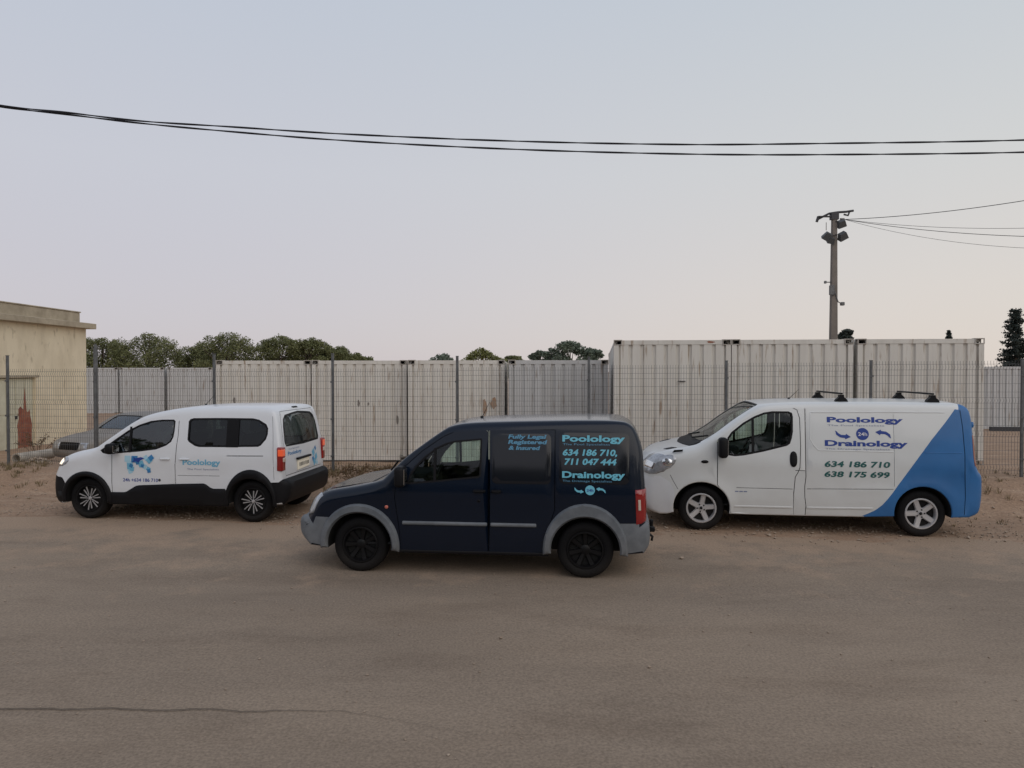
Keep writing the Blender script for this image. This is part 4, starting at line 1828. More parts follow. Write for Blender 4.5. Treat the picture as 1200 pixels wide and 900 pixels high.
def conifer(x, y, h, label, seed=3):
    rnd = random.Random(seed)
    root = empty('conifer_tree', (x, y, 0), label=label, cat='tree')
    m = MB()
    m.tube([(0, 0, -.1), (.03, 0, h * .5), (0, 0, h * .98)], [.16, .09, .015], 8)
    v, f, tone = [], [], []
    z = h * .22
    while z < h * .98:
        t = (z - h * .2) / (h * .8)
        L = (1 - t) ** .8 * h * .175 + .12
        for k in range(7):
            if rnd.random() < .12:
                continue
            a = rnd.uniform(0, 2 * PI)
            l = L * rnd.uniform(.55, 1.15)
            tip = Vector((math.cos(a) * l, math.sin(a) * l, z + l * rnd.uniform(-.05, .25)))
            b0 = Vector((0, 0, z))
            m.tube([b0, tip], [.025, .008], 4, False)
            for j in range(int(150 * l) + 20):
                q = rnd.uniform(.18, 1)
                c = b0.lerp(tip, q) + Vector((rnd.gauss(0, .075), rnd.gauss(0, .075), rnd.gauss(0, .055)))
                s = rnd.uniform(.035, .085)
                d1 = Vector((rnd.gauss(0, 1), rnd.gauss(0, 1), rnd.gauss(0, .6))).normalized() * s
                d2 = d1.cross(Vector((rnd.gauss(0, 1), rnd.gauss(0, 1), rnd.gauss(0, 1)))).normalized() * s * .6
                n_ = len(v)
                v += [c - d1, c + d2, c + d1, c - d2]
                f.append((n_, n_ + 1, n_ + 2, n_ + 3))
                tone.append(clamp(rnd.gauss(.45, .2)))
        z += h * .035
    m.build('trunk', 'bark', root, True)
    o = mesh_obj('crown', v, f, 'conifer_leaf', root)
    at = o.data.attributes.new('tone', 'FLOAT', 'FACE')
    at.data.foreach_set('value', tone)


conifer(28.55, 42, 6.05, 'ragged dark conifer standing alone behind the fence at the right edge')


# unseen dark foliage added behind the viewpoint, for the glossy paintwork to mirror
rnd = random.Random(77)
lobes = [(x + rnd.uniform(-1, 1), -17 + rnd.uniform(-1.2, 1.2), z, 1.5) for x in range(-44, 45, 2) for z in (1.0, 2.6, 4.2 + 1.2 * math.sin(x * .33) + rnd.uniform(-.5, .5))]
hd = foliage(lobes, 26000, .25, .5, rnd, 'pine_leaf', None)
hd.name = 'added_hedge'
tag(hd, 'unseen bank of foliage added behind the camera to darken the van reflections', 'added_hedge', kind='stuff')


# ================================================================== the dark blue van
def dark_van():
    root = empty('van', (-1.736, 9.605, 0), -.1081, label='dark navy van with grey bumpers and light blue lettering, parked nearest on the road',
                 cat='van')
    top = [(-.60, .300, 1, .03), (-.66, .355, 0, .04), (-.725, .43, 0, .07), (-.745, .53, 0, .09), (-.735, .61, 0, .09), (-.705, .645, 1, .09),
           (-.635, .655, 1, .10), (-.60, .745, 0, .11), (-.54, .855, 0, .12), (-.46, .920, 0, .13), (-.33, .965, 0, .12), (-.05, 1.015, 0, .11),
           (.20, 1.070, 0, .10), (.300, 1.105, 1, .08), (.553, 1.350, 0, .045), (.778, 1.525, 0, .045), (1.002, 1.682, 0, .05), (1.10, 1.735, 0, .07), (1.27, 1.768, 0, .085),
           (1.63, 1.787, 0, .09), (2.30, 1.805, 0, .09), (2.80, 1.812, 0, .09), (3.06, 1.806, 0, .08), (3.17, 1.785, 0, .08), (3.24, 1.730, 0, .08),
           (3.295, 1.617, 0, .08), (3.335, 1.46, 0, .08), (3.352, 1.20, 0, .08), (3.362, 1.05, 0, .08), (3.366, .66, 1, .07), (3.405, .645, 1, .07), (3.418, .52, 0, .06),
           (3.405, .40, 0, .05), (3.35, .310, 1, .03)]
    R = .325
    bottom = [(3.20, .300)] + arc(2.685, .335, .400, .400, -5, 185, 22) + [(1.9, .262), (1.2, .258), (.6, .258)] + arc(.02, .335, .400, .385, -8, 188, 22) + [(-.45, .295)]
    B = Body(root, .89, .98, 1.78, .13, -.80, 3.45, .12, .05, .10, 1.2, .04, .022, top, bottom)
    B.body_mats = ['navy_paint']
    S_ = B.sx
    # cab side window
    B.window_side([(.60, 1.062), (.625, 1.17), (.70, 1.28), (.80, 1.385), (.94, 1.492), (1.05, 1.545), (1.16, 1.575), (1.475, 1.605), (1.485, 1.58), (1.480, 1.17), (1.45, 1.15), (1.0, 1.10)],
                  'clear_glass', .022, sash=[(.93, 1.10, .93, 1.49, .03)])
    # strip openings
    B.window_strip([(S_(.32, 1.125), -.70), (S_(.32, 1.125), .70), (S_(1.0, 1.68), .66), (S_(1.04, 1.70), .62), (S_(1.04, 1.70), -.62), (S_(1.0, 1.68), -.66)], 'windscreen_glass')
    B.window_strip([(S_(3.25, 1.70), -.58), (S_(3.25, 1.70), .58), (S_(3.352, 1.20), .62), (S_(3.352, 1.20), -.62)], 'dark_glass', name='rear_window')
    # bumpers and lamps as separate faces
    B.labels.update({'bumper_f': ('front_bumper', 'grey_plastic', False), 'bumper_r': ('rear_bumper', 'grey_plastic', False),
                     'head': ('headlight', 'headlight_lens', True), 'tail': ('tail_light', 'red_lens', True), 'door': ('front_door', 'navy_paint', True),
                     'sdoor': ('side_door', 'navy_paint', True), 'grille': ('grille', 'black_plastic', False)})
    sb = S_(-.635, .655)
    B.side_regions += [('bumper_f', [(-1, .2), (-.30, .2), (-.30, .652), (-1, .652)]), ('bumper_r', [(3.05, .2), (4, .2), (4, .655), (3.0, .655)]),
                       ]
    u0, u1 = S_(-.60, .745), S_(-.44, .925)
    t0, t1 = S_(3.362, 1.05), S_(3.366, .67)
    B.ring_regions += [('bumper_f', -1, sb), ('bumper_r', S_(3.366, .66), 99)]
    B.strip_regions += [('bumper_f', [(-1, -1), (sb, -1), (sb, 1), (-1, 1)]), ('bumper_r', [(S_(3.366, .66), -1), (99, -1), (99, 1), (S_(3.366, .66), 1)]),
                        ('grille', [(sb + .02, -.38), (u0, -.38), (u0, .38), (sb + .02, .38)])]
    # doors: gaps cut into the skin
    fd = [(1.560, .265), (1.560, 1.68), (1.50, 1.715), (1.20, 1.700), (1.02, 1.62), (.78, 1.455), (.545, 1.245), (.47, 1.13), (.455, .90), (.50, .60), (.53, .265)]
    sd = [(2.335, .80), (2.335, 1.71), (1.569, 1.715), (1.569, .265), (2.21, .265), (2.24, .50)]
    B.side_regions.insert(0, ('door', fd))
    B.side_regions.insert(0, ('sdoor', sd))
    B.cuts_side += [stroke(fd + [fd[0]], .007), stroke(sd + [sd[0]], .007)]
    hl = [(S_(-.46, .92), -.60), (S_(.18, 1.07), -.68), (S_(.18, 1.07), .68), (S_(-.46, .92), .60), (S_(-.46, .92), -.60)]
    B.cuts_strip += [stroke(hl, .008)]
    B.build()
    uv = B.wrap_uv
    for sg in (-1, 1):
        hl_ = [(sb + .015, .42), (sb + .015, .70), uv(-.60, .672), uv(-.555, .69), uv(-.505, .80), uv(-.43, .90), (S_(-.44, .925), .76), (S_(-.50, .89), .62), (u0, .46)]
        h = B.overlay('headlight', hl_, 'headlight_lens', .010, -.012, .014, 'wrap', sg, step=.05)
        B.overlay('lamp_reflector', [(sb + .05, .52), (sb + .05, .70), (u0 + .08, .73), (u0 + .09, .60), (u0 + .02, .52)], 'lamp_reflector', .013, 0, .010, 'wrap', sg, step=.05, parent=h)
        t = B.overlay('tail_light', [(t0, .74), (t1, .74), uv(3.262, .682), uv(3.250, 1.040)], 'red_lens', .012, -.01, .012, 'wrap', sg, step=.06)
    # blanked rear side windows (glass-look panels)
    for sg in (-1, 1):
        B.overlay('side_panel', densify(round_rect(1.605, 2.290, 1.09, 1.665, .06), .1), 'dark_panel', .006, -.004, .008, 'side', sg)
        B.overlay('side_panel', densify(round_rect(2.385, 3.185, 1.10, 1.680, .06), .1), 'dark_panel', .006, -.004, .008, 'side', sg)
        # wheel arch flares
        for cx, a0, a1, rx, rz, ri in ((2.685, -6, 186, .488, .545, .395), (.02, -8, 186, .490, .495, .395)):
            po = arc(cx, .33, rx, rz, a0, a1, 26) + arc(cx, .33, ri, ri - .01, a1, a0, 26)
            B.overlay('wheel_arch_flare', po, 'grey_plastic', .040, -.01, .022, 'side', sg, step=.07, lowedge=.25)
        for a, b in ((.545, 1.552), (1.590, 2.125)):
            B.overlay('side_moulding', round_rect(a, b, .590, .634, .015), 'grey_plastic', .016, -.004, .010, 'side', sg)
        B.overlay('sill', [(.46, .255), (2.26, .255), (2.24, .295), (.48, .290)], 'black_plastic', .006, -.01, .006, 'side', sg)
        B.overlay('indicator_lamp', circle(.357, .793, .022, 12), 'indicator_lens', .010, 0, .006, 'side', sg, step=.03)
    door_handle(B, 1.462, 1.00, .15, .036)
    B.overlay('door_lock', circle(1.455, .885, .018, 10), 'black_plastic', .006, 0, .004, step=.03)
    door_handle(B, 1.66, 1.00, .12, .036)
    side_mirror(B, .555, 1.17, .12, .24, .20, 'black_plastic')
    wheels(root, .02, 2.685, .89, R, .205, .20, 'seven', 'black_alloy')
    cabin(root, .52, 1.05, .89, .35, .62, 1.07, 1.75)
    # reversing lens inside the tail lamp
    for sg in (-1, 1):
        B.overlay('reversing_lens', [uv(3.285, .805), uv(3.315, .805), uv(3.310, .93), uv(3.280, .93)], 'pale_lens', .016, 0, .004, 'wrap', sg, step=.05)
    # wipers, hitch, aerial
    m = MB()
    for y in (-.35, .30):
        a = B.strip_pt(S_(.32, 1.125), y, .03)
        b = B.strip_pt(S_(.50, 1.30), y - .40, .03)
        m.tube([a, b], .012, 6)
    m.build('wiper', 'black_plastic', root, True)
    m = MB()
    m.tube([(3.36, 0, .38), (3.47, 0, .38), (3.50, 0, .42), (3.50, 0, .50)], .022, 8)
    m.lathe_y([(.001, -.001), (.001, .001)], 4)
    m.rbox(3.40, 3.46, -.28, .28, .35, .41, .01, 1)
    m.rbox(3.475, 3.525, -.025, .025, .49, .54, .02, 2)
    m.tube([(3.45, -.16, .40), (3.50, -.18, .36), (3.49, -.18, .31)], .016, 6)
    m.rbox(3.46, 3.53, -.20, -.14, .42, .48, .01, 1)
    m.build('tow_hitch', 'black_plastic', root, True, auto=40)
    antenna(B, 1.15, .20, .5)
    number_plate(root, (3.395, 0, .80), (0, 0, PI / 2))
    fn = lambda x, z, o: B.side_pt(x, z, o + .007)
    fb = lambda x, z, o: B.side_pt(x, z, o)
    for t, x0, x1, z0, z1, sh, mt in (('Fully Legal', 1.790, 2.235, 1.607, 1.652, .25, 'dim_blue_film'), ('Registered', 1.790, 2.245, 1.545, 1.592, .25, 'dim_blue_film'),
                                      ('& Insured', 1.795, 2.165, 1.478, 1.525, .25, 'dim_blue_film'),
                                      ('Poolology', 2.420, 3.135, 1.578, 1.652, 0, 'sky_blue_film'), ('The Pool Specialists', 2.425, 2.965, 1.538, 1.560, 0, 'dim_blue_film'),
                                      ('634 186 710,', 2.420, 3.060, 1.420, 1.492, .2, 'sky_blue_film'), ('711 047 444', 2.440, 3.046, 1.316, 1.388, .2, 'sky_blue_film'),
                                      ('Drainology', 2.420, 3.135, 1.168, 1.243, 0, 'sky_blue_film'), ('The Drainage Specialists', 2.425, 2.985, 1.124, 1.146, 0, 'dim_blue_film')):
        lettering(t, x0, x1, z0, z1, mt, fn, root, sh, bold=.036 if z1 - z0 > .03 else .0)
    flat_mark('logo', [circle(2.739, 1.031, .055), arrow_marks(2.615, 1.03, .11, .062, False), arrow_marks(2.862, 1.03, .11, .062, True)], 'sky_blue_film', fb, root)
    lettering('24h', 2.700, 2.778, 1.016, 1.046, 'royal_blue_film', lambda x, z, o: B.side_pt(x, z, o + .003), root, bold=.02)
    return root


# ================================================================== white and blue panel van
def blue_white_van():
    root = empty('van', (2.9705, 11.961, 0), -.1454, label='white panel van with blue painted rear and two roof bars, dark blue and green lettering', cat='van')
    top = [(-.60, .225, 1, .03), (-.72, .26, 0, .05), (-.80, .335, 0, .08), (-.845, .45, 0, .11), (-.855, .60, 0, .12), (-.843, .76, 0, .13), (-.80, .90, 0, .14), (-.735, 1.02, 0, .15),
           (-.63, 1.12, 0, .15), (-.47, 1.185, 0, .14), (-.22, 1.24, 0, .12), (-.06, 1.275, 1, .10), (.219, 1.440, 0, .06), (.50, 1.650, 0, .05), (.717, 1.795, 0, .05), (.83, 1.860, 0, .06), (.938, 1.893, 0, .07),
           (1.30, 1.918, 0, .075), (2.3, 1.930, 0, .075), (3.50, 1.922, 0, .075), (3.64, 1.905, 0, .08), (3.725, 1.855, 0, .08), (3.765, 1.75, 0, .08), (3.785, 1.50, 0, .08), (3.80, 1.20, 0, .08),
           (3.82, 1.04, 0, .08), (3.855, .955, 0, .08), (3.895, .90, 0, .08), (3.908, .72, 0, .09), (3.895, .50, 0, .09), (3.85, .36, 0, .06), (3.72, .300, 1, .03)]
    bottom = [(3.50, .300)] + arc(3.088, .350, .385, .385, -8, 188, 22) + [(2.3, .272), (1.5, .265), (.7, .262)] + arc(.0, .350, .410, .385, -12, 192, 22) + [(-.5, .235)]
    B = Body(root, .95, 1.05, 1.93, .10, -.83, 3.95, .12, .05, .15, 1.1, .04, .030, top, bottom, bumps=((.0, .35, .40, .56, .022), (3.088, .35, .38, .60, .025)))
    B.body_mats = ['cream_white_paint', 'blue_film']
    S_ = B.sx
    wrap = [(3.60, 2.2), (3.586, 1.915), (3.40, 1.655), (3.211, 1.412), (2.98, 1.085), (2.748, .744), (2.68, .64), (2.611, .544), (2.54, .455), (2.45, .379), (2.36, .33), (2.25, .28), (2.25, .1), (4.3, .1), (4.3, 2.2)]
    wp = wrap
    B.film_edges = [wrap]
    B.matfn = lambda x, z: 1 if inside(wp, np.array([[x, z]]))[0] else 0
    B.window_side([(.360, 1.175), (.372, 1.40), (.43, 1.485), (.60, 1.625), (.764, 1.722), (.90, 1.778), (1.02, 1.798), (1.25, 1.798), (1.300, 1.775), (1.312, 1.72), (1.308, 1.50), (1.29, 1.40), (1.265, 1.325), (1.22, 1.292),
                   (.90, 1.205), (.60, 1.140), (.48, 1.128), (.39, 1.140)], 'clear_glass', .030, sash=[(.739, 1.18, .739, 1.70, .035)])
    B.window_strip([(S_(.02, 1.32), -.80), (S_(.02, 1.32), .80), (S_(.83, 1.86), .76), (S_(.86, 1.87), .70), (S_(.86, 1.87), -.70), (S_(.83, 1.86), -.76)], 'windscreen_glass')
    B.labels.update({'head': ('headlight', 'headlight_lens', True), 'tail': ('tail_light', 'red_lens', True), 'door': ('front_door', 'cream_white_paint', True),
                     'fbump': ('front_bumper', 'white_paint', False), 'grille': ('grille', 'black_plastic', False), 'track': ('filler_panel', 'cream_white_paint', True)})
    hp = [(-.9, .835), (-.70, .820), (-.60, .835), (-.47, .90), (-.385, 1.00), (-.360, 1.085), (-.40, 1.125), (-.50, 1.115), (-.62, 1.13), (-.9, 1.1)]
    fb_ = [(-1, .1), (-.385, .1), (-.40, .60), (-.46, .72), (-.60, .805), (-.70, .800), (-1, .815)]
    B.side_regions += [('fbump', fb_)]
    u0, u1, t0, t1 = S_(-.838, .80), S_(-.735, 1.02), S_(3.785, 1.50), S_(3.82, 1.03)
    B.ring_regions += [('fbump', -1, u0 - .02)]
    B.strip_regions += [('fbump', [(-1, -1), (u0 - .02, -1), (u0 - .02, 1), (-1, 1)]), ('grille', [(u0 - .01, -.38), (u0 + .13, -.38), (u0 + .13, .38), (u0 - .01, .38)]), ('grille', [(.16, -.6), (.34, -.6), (.34, .6), (.16, .6)])]
    fd = [(.228, 1.36), (.226, .70), (.30, .62), (.41, .35), (.43, .272), (1.318, .272), (1.316, .60), (1.337, .84), (1.372, .90), (1.400, .98), (1.412, 1.30), (1.405, 1.70), (1.37, 1.82), (1.30, 1.853), (1.00, 1.853), (.90, 1.838), (.74, 1.770), (.52, 1.625), (.28, 1.425)]
    B.side_regions.insert(0, ('door', fd))
    B.cuts_side += [stroke(fd + [fd[0]], .010), stroke([(1.337, .935), (1.470, .935)], .008),
                    stroke([(1.483, 1.84), (1.486, .84), (1.470, .70), (1.472, .55), (1.490, .42), (1.482, .272)], .010),
                    stroke([(2.703, .73), (2.701, 1.20), (2.703, 1.78)], .004),
                    stroke([(3.600, 1.86), (3.628, 1.60), (3.648, 1.2), (3.656, .60), (3.650, .34)], .009),
                    stroke([(-.46, .83), (-.405, .72), (-.345, .62)], .007)]
    B.cuts_side += [stroke([(.50, .663), (1.30, .660)], .007), stroke([(1.50, .668), (2.69, .690)], .007)]
    B.cuts_strip += [stroke([(S_(3.755, 1.80), 0), (S_(3.89, .93), 0)], .01), stroke([(S_(-.80, .90), -.42), (S_(-.5, 1.18), -.70), (S_(-.12, 1.26), -.78), (S_(-.12, 1.26), .78), (S_(-.5, 1.18), .70), (S_(-.80, .90), .42)], .008)]
    B.build()
    uv = B.wrap_uv
    for sg in (-1, 1):
        hl_ = [(S_(-.82, .84), .46), (S_(-.80, .90), .47), (S_(-.735, 1.02), .60), (S_(-.66, 1.10), .72), uv(-.53, 1.120), uv(-.44, 1.130), uv(-.385, 1.105), uv(-.372, 1.06), uv(-.395, 1.00), uv(-.455, .935), uv(-.55, .875), uv(-.66, .838), uv(-.76, .828)]
        h = B.overlay('headlight', hl_, 'headlight_lens', .012, -.012, .016, 'wrap', sg, step=.05)
        B.overlay('lamp_reflector', [uv(-.50 + .085 * math.cos(t * PI / 8), 1.020 + .062 * math.sin(t * PI / 8)) for t in range(16)], 'lamp_reflector', .016, 0, .010, 'wrap', sg, step=.04, parent=h)
        B.overlay('lamp_reflector', [(S_(-.80, .90) + .005, .60), (S_(-.735, 1.02), .70), uv(-.66, .99), uv(-.70, .90)], 'lamp_reflector', .016, 0, .010, 'wrap', sg, step=.04, parent=h)
        B.overlay('tail_light', [(t0, .80), (t1, .80), uv(3.790, 1.03), uv(3.762, 1.47)], 'dim_lens', .012, -.01, .012, 'wrap', sg, step=.06)
        # raised swage lines pressed in the side
        B.overlay('side_crease', stroke(densify([(1.56, 1.785), (2.6, 1.797), (3.40, 1.797)], .2, False), .016), 'cream_white_paint', .006, -.004, .004, 'side', sg)
        B.overlay('side_crease', stroke(densify([(1.56, 1.785), (1.545, 1.40), (1.60, 1.30), (1.66, 1.235), (2.70, 1.225)], .2, False), .014), 'cream_white_paint', .005, -.004, .004, 'side', sg)
        B.overlay('side_crease', stroke(densify([(.47, .385), (1.305, .385)], .2, False), .035), 'cream_white_paint', .008, -.004, .010, 'side', sg)
        B.overlay('side_crease', stroke(densify([(1.50, .388), (2.42, .400)], .2, False), .035), 'cream_white_paint', .008, -.004, .010, 'side', sg)
        B.overlay('side_crease', stroke(densify([(3.10, 1.225), (3.62, 1.225)], .2, False), .012), 'blue_film', .005, -.004, .004, 'side', sg)
        B.overlay('indicator_lamp', [(.044 + .055 * math.cos(t * PI / 8), 1.041 + .024 * math.sin(t * PI / 8)) for t in range(16)], 'black_plastic', .010, 0, .008, 'side', sg, step=.03)
        B.overlay('washer_vent', [(-.43, 1.165), (-.28, 1.185), (-.27, 1.215), (-.40, 1.205)], 'black_plastic', .006, -.004, .004, 'side', sg, step=.04)
    # cowl below the windscreen
    B.overlay('cowl_panel', [(S_(-.12, 1.26), -.80), (S_(.03, 1.33), -.84), (S_(.03, 1.33), .84), (S_(-.12, 1.26), .80), (S_(-.17, 1.25), 0)], 'black_plastic', .010, -.01, .01, 'strip')
    for sg in (-1, 1):
        X, Y, Z = B.strip_pt(S_(-.42, 1.20), sg * .66, 0)
        B.overlay('bonnet_vent', [(S_(-.46, 1.19), sg * .62), (S_(-.34, 1.22), sg * .62), (S_(-.30, 1.225), sg * .76), (S_(-.42, 1.20), sg * .76)], 'black_plastic', .006, -.006, .006, 'strip')
    m = MB()
    for y in (-.30, .35):
        m.tube([B.strip_pt(S_(.03, 1.33), y, .03), B.strip_pt(S_(.14, 1.40), y - .52, .03)], .012, 6)
    m.build('wiper', 'black_plastic', root, True)
    B.overlay('door_handle', [(1.258 + .052 * (1 + math.cos(t * PI / 12)) - .0, 1.10 + .115 * math.copysign(abs(math.sin(t * PI / 12)) ** .7, math.sin(t * PI / 12))) for t in range(24)], 'black_plastic', .020, -.003, .018, 'side', -1, step=.03)
    B.overlay('door_handle', round_rect(1.255, 1.365, .99, 1.21, .05), 'black_plastic', .020, -.003, .018, 'side', 1, step=.03)
    side_mirror(B, .290, 1.265, .13, .30, .20, 'black_plastic')
    wheels(root, .0, 3.088, .95, .335, .213, .215, 'five', 'alloy_silver', .04)
    cabin(root, .40, .85, .95, .40, .75, 1.16, 1.55)
    # roof bars: a bar across the roof on two feet
    for x, dz in ((2.045, 0), (3.310, 0)):
        m = MB()
        m.rbox(x - .018, x + .018, -.70, .70, 2.045, 2.070, .008, 2)
        b = m.build('roof_bar', 'black_plastic', root, True, auto=40)
        for sg in (-1, 1):
            f = MB()
            yy = sg * .66
            f.prism([(-.09, 0), (.09, 0), (.075, .035), (.035, .07), (.030, .105), (-.030, .105), (-.035, .07), (-.075, .035)], -.045, .045)
            o = f.build('bar_foot', 'black_plastic', b, False)
            o.location = (x, yy, 1.935)
    antenna(B, 1.40, .15, 1.0)
    # tail lamp lens tint and rear handles
    number_plate(root, (3.86, 0, .82), (0, 0, PI / 2))
    number_plate(root, (-1.02, 0, .50), (0, 0, PI / 2))
    for sg in (-1, 1):
        for z in (.80, 1.62):
            X, Y, Z = B.side_pt(3.70, z, 0, sg)
            h = MB()
            h.rbox(3.765, 3.815, Y - sg * .07, Y - sg * .07 + .03, z - .04, z + .04, .01, 1)
            h.build('door_hinge', 'blue_film', root, True)
    fn = lambda x, z, o: B.side_pt(x, z, o)
    fw = lambda x, z, o: B.side_pt(x, z, o + .003)
    for t, x0, x1, z0, z1, sh, mt, bd in (('Poolology', 1.785, 2.830, 1.642, 1.722, 0, 'royal_blue_film', .040), ('The Pool Specialists', 1.790, 2.575, 1.590, 1.612, 0, 'grey_blue_film', 0),
                                          ('Drainology', 1.750, 2.885, 1.300, 1.385, 0, 'royal_blue_film', .040), ('The Drainage Specialists', 1.755, 2.640, 1.250, 1.272, 0, 'grey_blue_film', 0),
                                          ('634 186 710', 1.736, 2.650, .998, 1.082, .2, 'green_film', .035), ('638 175 699', 1.736, 2.650, .850, .934, .2, 'green_film', .035)):
        lettering(t, x0, x1, z0, z1, mt, fn, root, sh, bold=bd)
    flat_mark('logo', [circle(2.273, 1.478, .088), arrow_marks(2.005, 1.468, .215, .115, False), arrow_marks(2.555, 1.475, .215, .115, True)], 'royal_blue_film', fn, root)
    lettering('24h', 2.212, 2.336, 1.452, 1.502, 'white_film', fw, root, bold=.01)
    for k in range(3):
        flat_mark('badge', [[(.48 + k * .062, .600), (.53 + k * .062, .600), (.533 + k * .062, .616), (.483 + k * .062, .616)]], 'grey_blue_film', fn, root)
    return root


# ================================================================== white combi van on the left
def white_van():
    root = empty('van', (-6.804, 12.815, 0), -.1081, label='white passenger van with rear side windows, black lower trim and a glowing headlight', cat='van')
    top = [(-.42, .245, 1, .03), (-.50, .262, 0, .05), (-.56, .33, 0, .08), (-.585, .45, 0, .10), (-.590, .60, 0, .12), (-.575, .705, 1, .12), (-.545, .78, 0, .13), (-.50, .87, 0, .14), (-.43, .955, 0, .14),
           (-.33, 1.020, 0, .13), (-.128, 1.088, 0, .12), (.08, 1.130, 0, .10), (.20, 1.165, 1, .07), (.381, 1.285, 0, .05), (.725, 1.520, 0, .05), (.86, 1.60, 0, .05), (1.002, 1.668, 0, .06), (1.30, 1.745, 0, .08),
           (1.671, 1.792, 0, .09), (2.144, 1.812, 0, .09), (2.854, 1.812, 0, .09), (3.07, 1.797, 0, .08), (3.15, 1.765, 0, .07), (3.195, 1.700, 0, .06), (3.235, 1.55, 0, .055), (3.275, 1.30, 0, .05),
           (3.298, 1.15, 0, .05), (3.310, .95, 0, .05), (3.318, .690, 1, .05), (3.385, .675, 1, .08), (3.425, .62, 0, .09), (3.425, .48, 0, .09), (3.39, .36, 0, .06), (3.33, .300, 1, .03)]
    bottom = [(3.22, .300)] + arc(2.815, .345, .375, .375, -7, 187, 20) + [(2.0, .252), (1.3, .250), (.9, .250)] + arc(.045, .345, .375, .365, -12, 192, 20) + [(-.38, .250)]
    B = Body(root, .92, 1.0, 1.82, .13, -.78, 3.62, .12, .05, .12, 1.2, .06, .030, top, bottom, bumps=((2.815, .35, .40, .62, .02), (.045, .35, .40, .58, .02)))
    B.body_mats = ['white_paint']
    S_ = B.sx
    B.window_side([(.285, 1.118), (.50, 1.275), (.734, 1.437), (.92, 1.530), (1.107, 1.592), (1.30, 1.615), (1.500, 1.618), (1.530, 1.59), (1.528, 1.44), (1.515, 1.34), (1.480, 1.265), (1.40, 1.205), (1.235, 1.142), (.95, 1.105), (.60, 1.075), (.385, 1.062), (.33, 1.075)],
                  'tinted_glass', .026, sash=[(.786, 1.09, .786, 1.50, .035)])
    B.window_side([(1.752, 1.30), (1.752, 1.59), (1.775, 1.625), (1.83, 1.642), (2.30, 1.648), (2.82, 1.646), (2.92, 1.625), (3.045, 1.555), (3.080, 1.49), (3.080, 1.405), (3.055, 1.32), (2.975, 1.225), (2.93, 1.202), (2.4, 1.190), (1.95, 1.188), (1.88, 1.205), (1.78, 1.265)],
                  'dark_glass', .030, name='rear_side_window', sash=[(2.50, 1.19, 2.50, 1.64, .20)])
    B.window_strip([(S_(.24, 1.19), -.74), (S_(.24, 1.19), .74), (S_(1.0, 1.668), .68), (S_(1.06, 1.69), .62), (S_(1.06, 1.69), -.62), (S_(1.0, 1.668), -.68)], 'windscreen_glass')
    # tailgate glass: wide rounded, higher at the middle
    ra, rb, rc = S_(3.195, 1.700), S_(3.245, 1.50), S_(3.298, 1.17)
    B.window_strip([(ra + .03, -.60), (ra, 0), (ra + .03, .60), (ra + .09, .70), (rb, .74), (rc - .06, .745), (rc, .70), (rc + .015, 0), (rc, -.70), (rc - .06, -.745), (rb, -.74), (ra + .09, -.70)], 'tinted_glass', name='rear_window')
    B.labels.update({'head': ('headlight', 'headlight_lens', True), 'tail': ('tail_light', 'lit_red_lens', True), 'door': ('front_door', 'white_paint', True), 'sdoor': ('side_door', 'white_paint', True),
                     'fbump': ('front_bumper', 'black_plastic', False), 'rbump': ('rear_bumper', 'black_plastic', False), 'grille': ('grille', 'black_plastic', False)})
    hp = [(-.9, .845), (-.37, .845), (-.285, .90), (-.255, .965), (-.28, 1.02), (-.9, 1.05)]
    B.side_regions += [('fbump', [(-1, .1), (-.25, .1), (-.30, .50), (-.345, .60), (-.40, .665), (-.52, .700), (-1, .700)]), ('rbump', [(3.05, .1), (4, .1), (4, .690), (3.05, .640)])]
    u0, u1, t0, t1 = S_(-.53, .81), S_(-.43, .955), S_(3.292, 1.20), S_(3.315, .815)
    sb = S_(-.575, .705)
    se = S_(3.318, .690)
    B.ring_regions += [('fbump', -1, sb), ('rbump', se, 99)]
    B.strip_regions += [('fbump', [(-1, -1), (sb, -1), (sb, 1), (-1, 1)]), ('rbump', [(se, -1), (99, -1), (99, 1), (se, 1)]),
                        ('grille', [(u0 + .02, -.46), (u1 - .02, -.52), (u1 - .02, .52), (u0 + .02, .46)])]
    fd = [(.50, .262), (.485, .62), (.485, 1.02), (.40, 1.055), (.34, 1.075), (.22, 1.140), (.50, 1.335), (.78, 1.515), (1.00, 1.612), (1.28, 1.672), (1.55, 1.675), (1.590, 1.60), (1.592, 1.36), (1.575, 1.20), (1.560, .90), (1.556, .262)]
    fd = [(.50, .262), (.485, .62), (.487, 1.050), (.487, 1.335), (.78, 1.520), (1.00, 1.617), (1.28, 1.680), (1.55, 1.682), (1.590, 1.60), (1.592, 1.36), (1.575, 1.20), (1.560, .90), (1.556, .262)]
    sd = [(1.610, 1.682), (1.612, 1.36), (1.594, 1.20), (1.578, .90), (1.574, .262), (2.40, .262), (2.40, .60), (2.47, .76), (2.60, .87), (2.65, 1.00), (2.65, 1.14), (2.62, 1.68)]
    B.side_regions.insert(0, ('door', fd))
    B.cuts_side += [stroke(fd[8:] + [fd[0], fd[1], fd[2]], .009), stroke([(2.42, 1.055), (3.02, 1.060)], .012), stroke([(3.135, 1.70), (3.165, 1.40), (3.185, 1.0), (3.20, .69)], .005),
                    stroke([(1.60, .735), (2.30, .735)], .006)]
    B.cuts_strip += [stroke([(S_(3.17, 1.75), -.74), (S_(3.17, 1.75), .74), (rc, .80), (S_(3.317, .72), .76), (S_(3.317, .72), -.76), (rc, -.80), (S_(3.17, 1.75), -.74)], .008)]
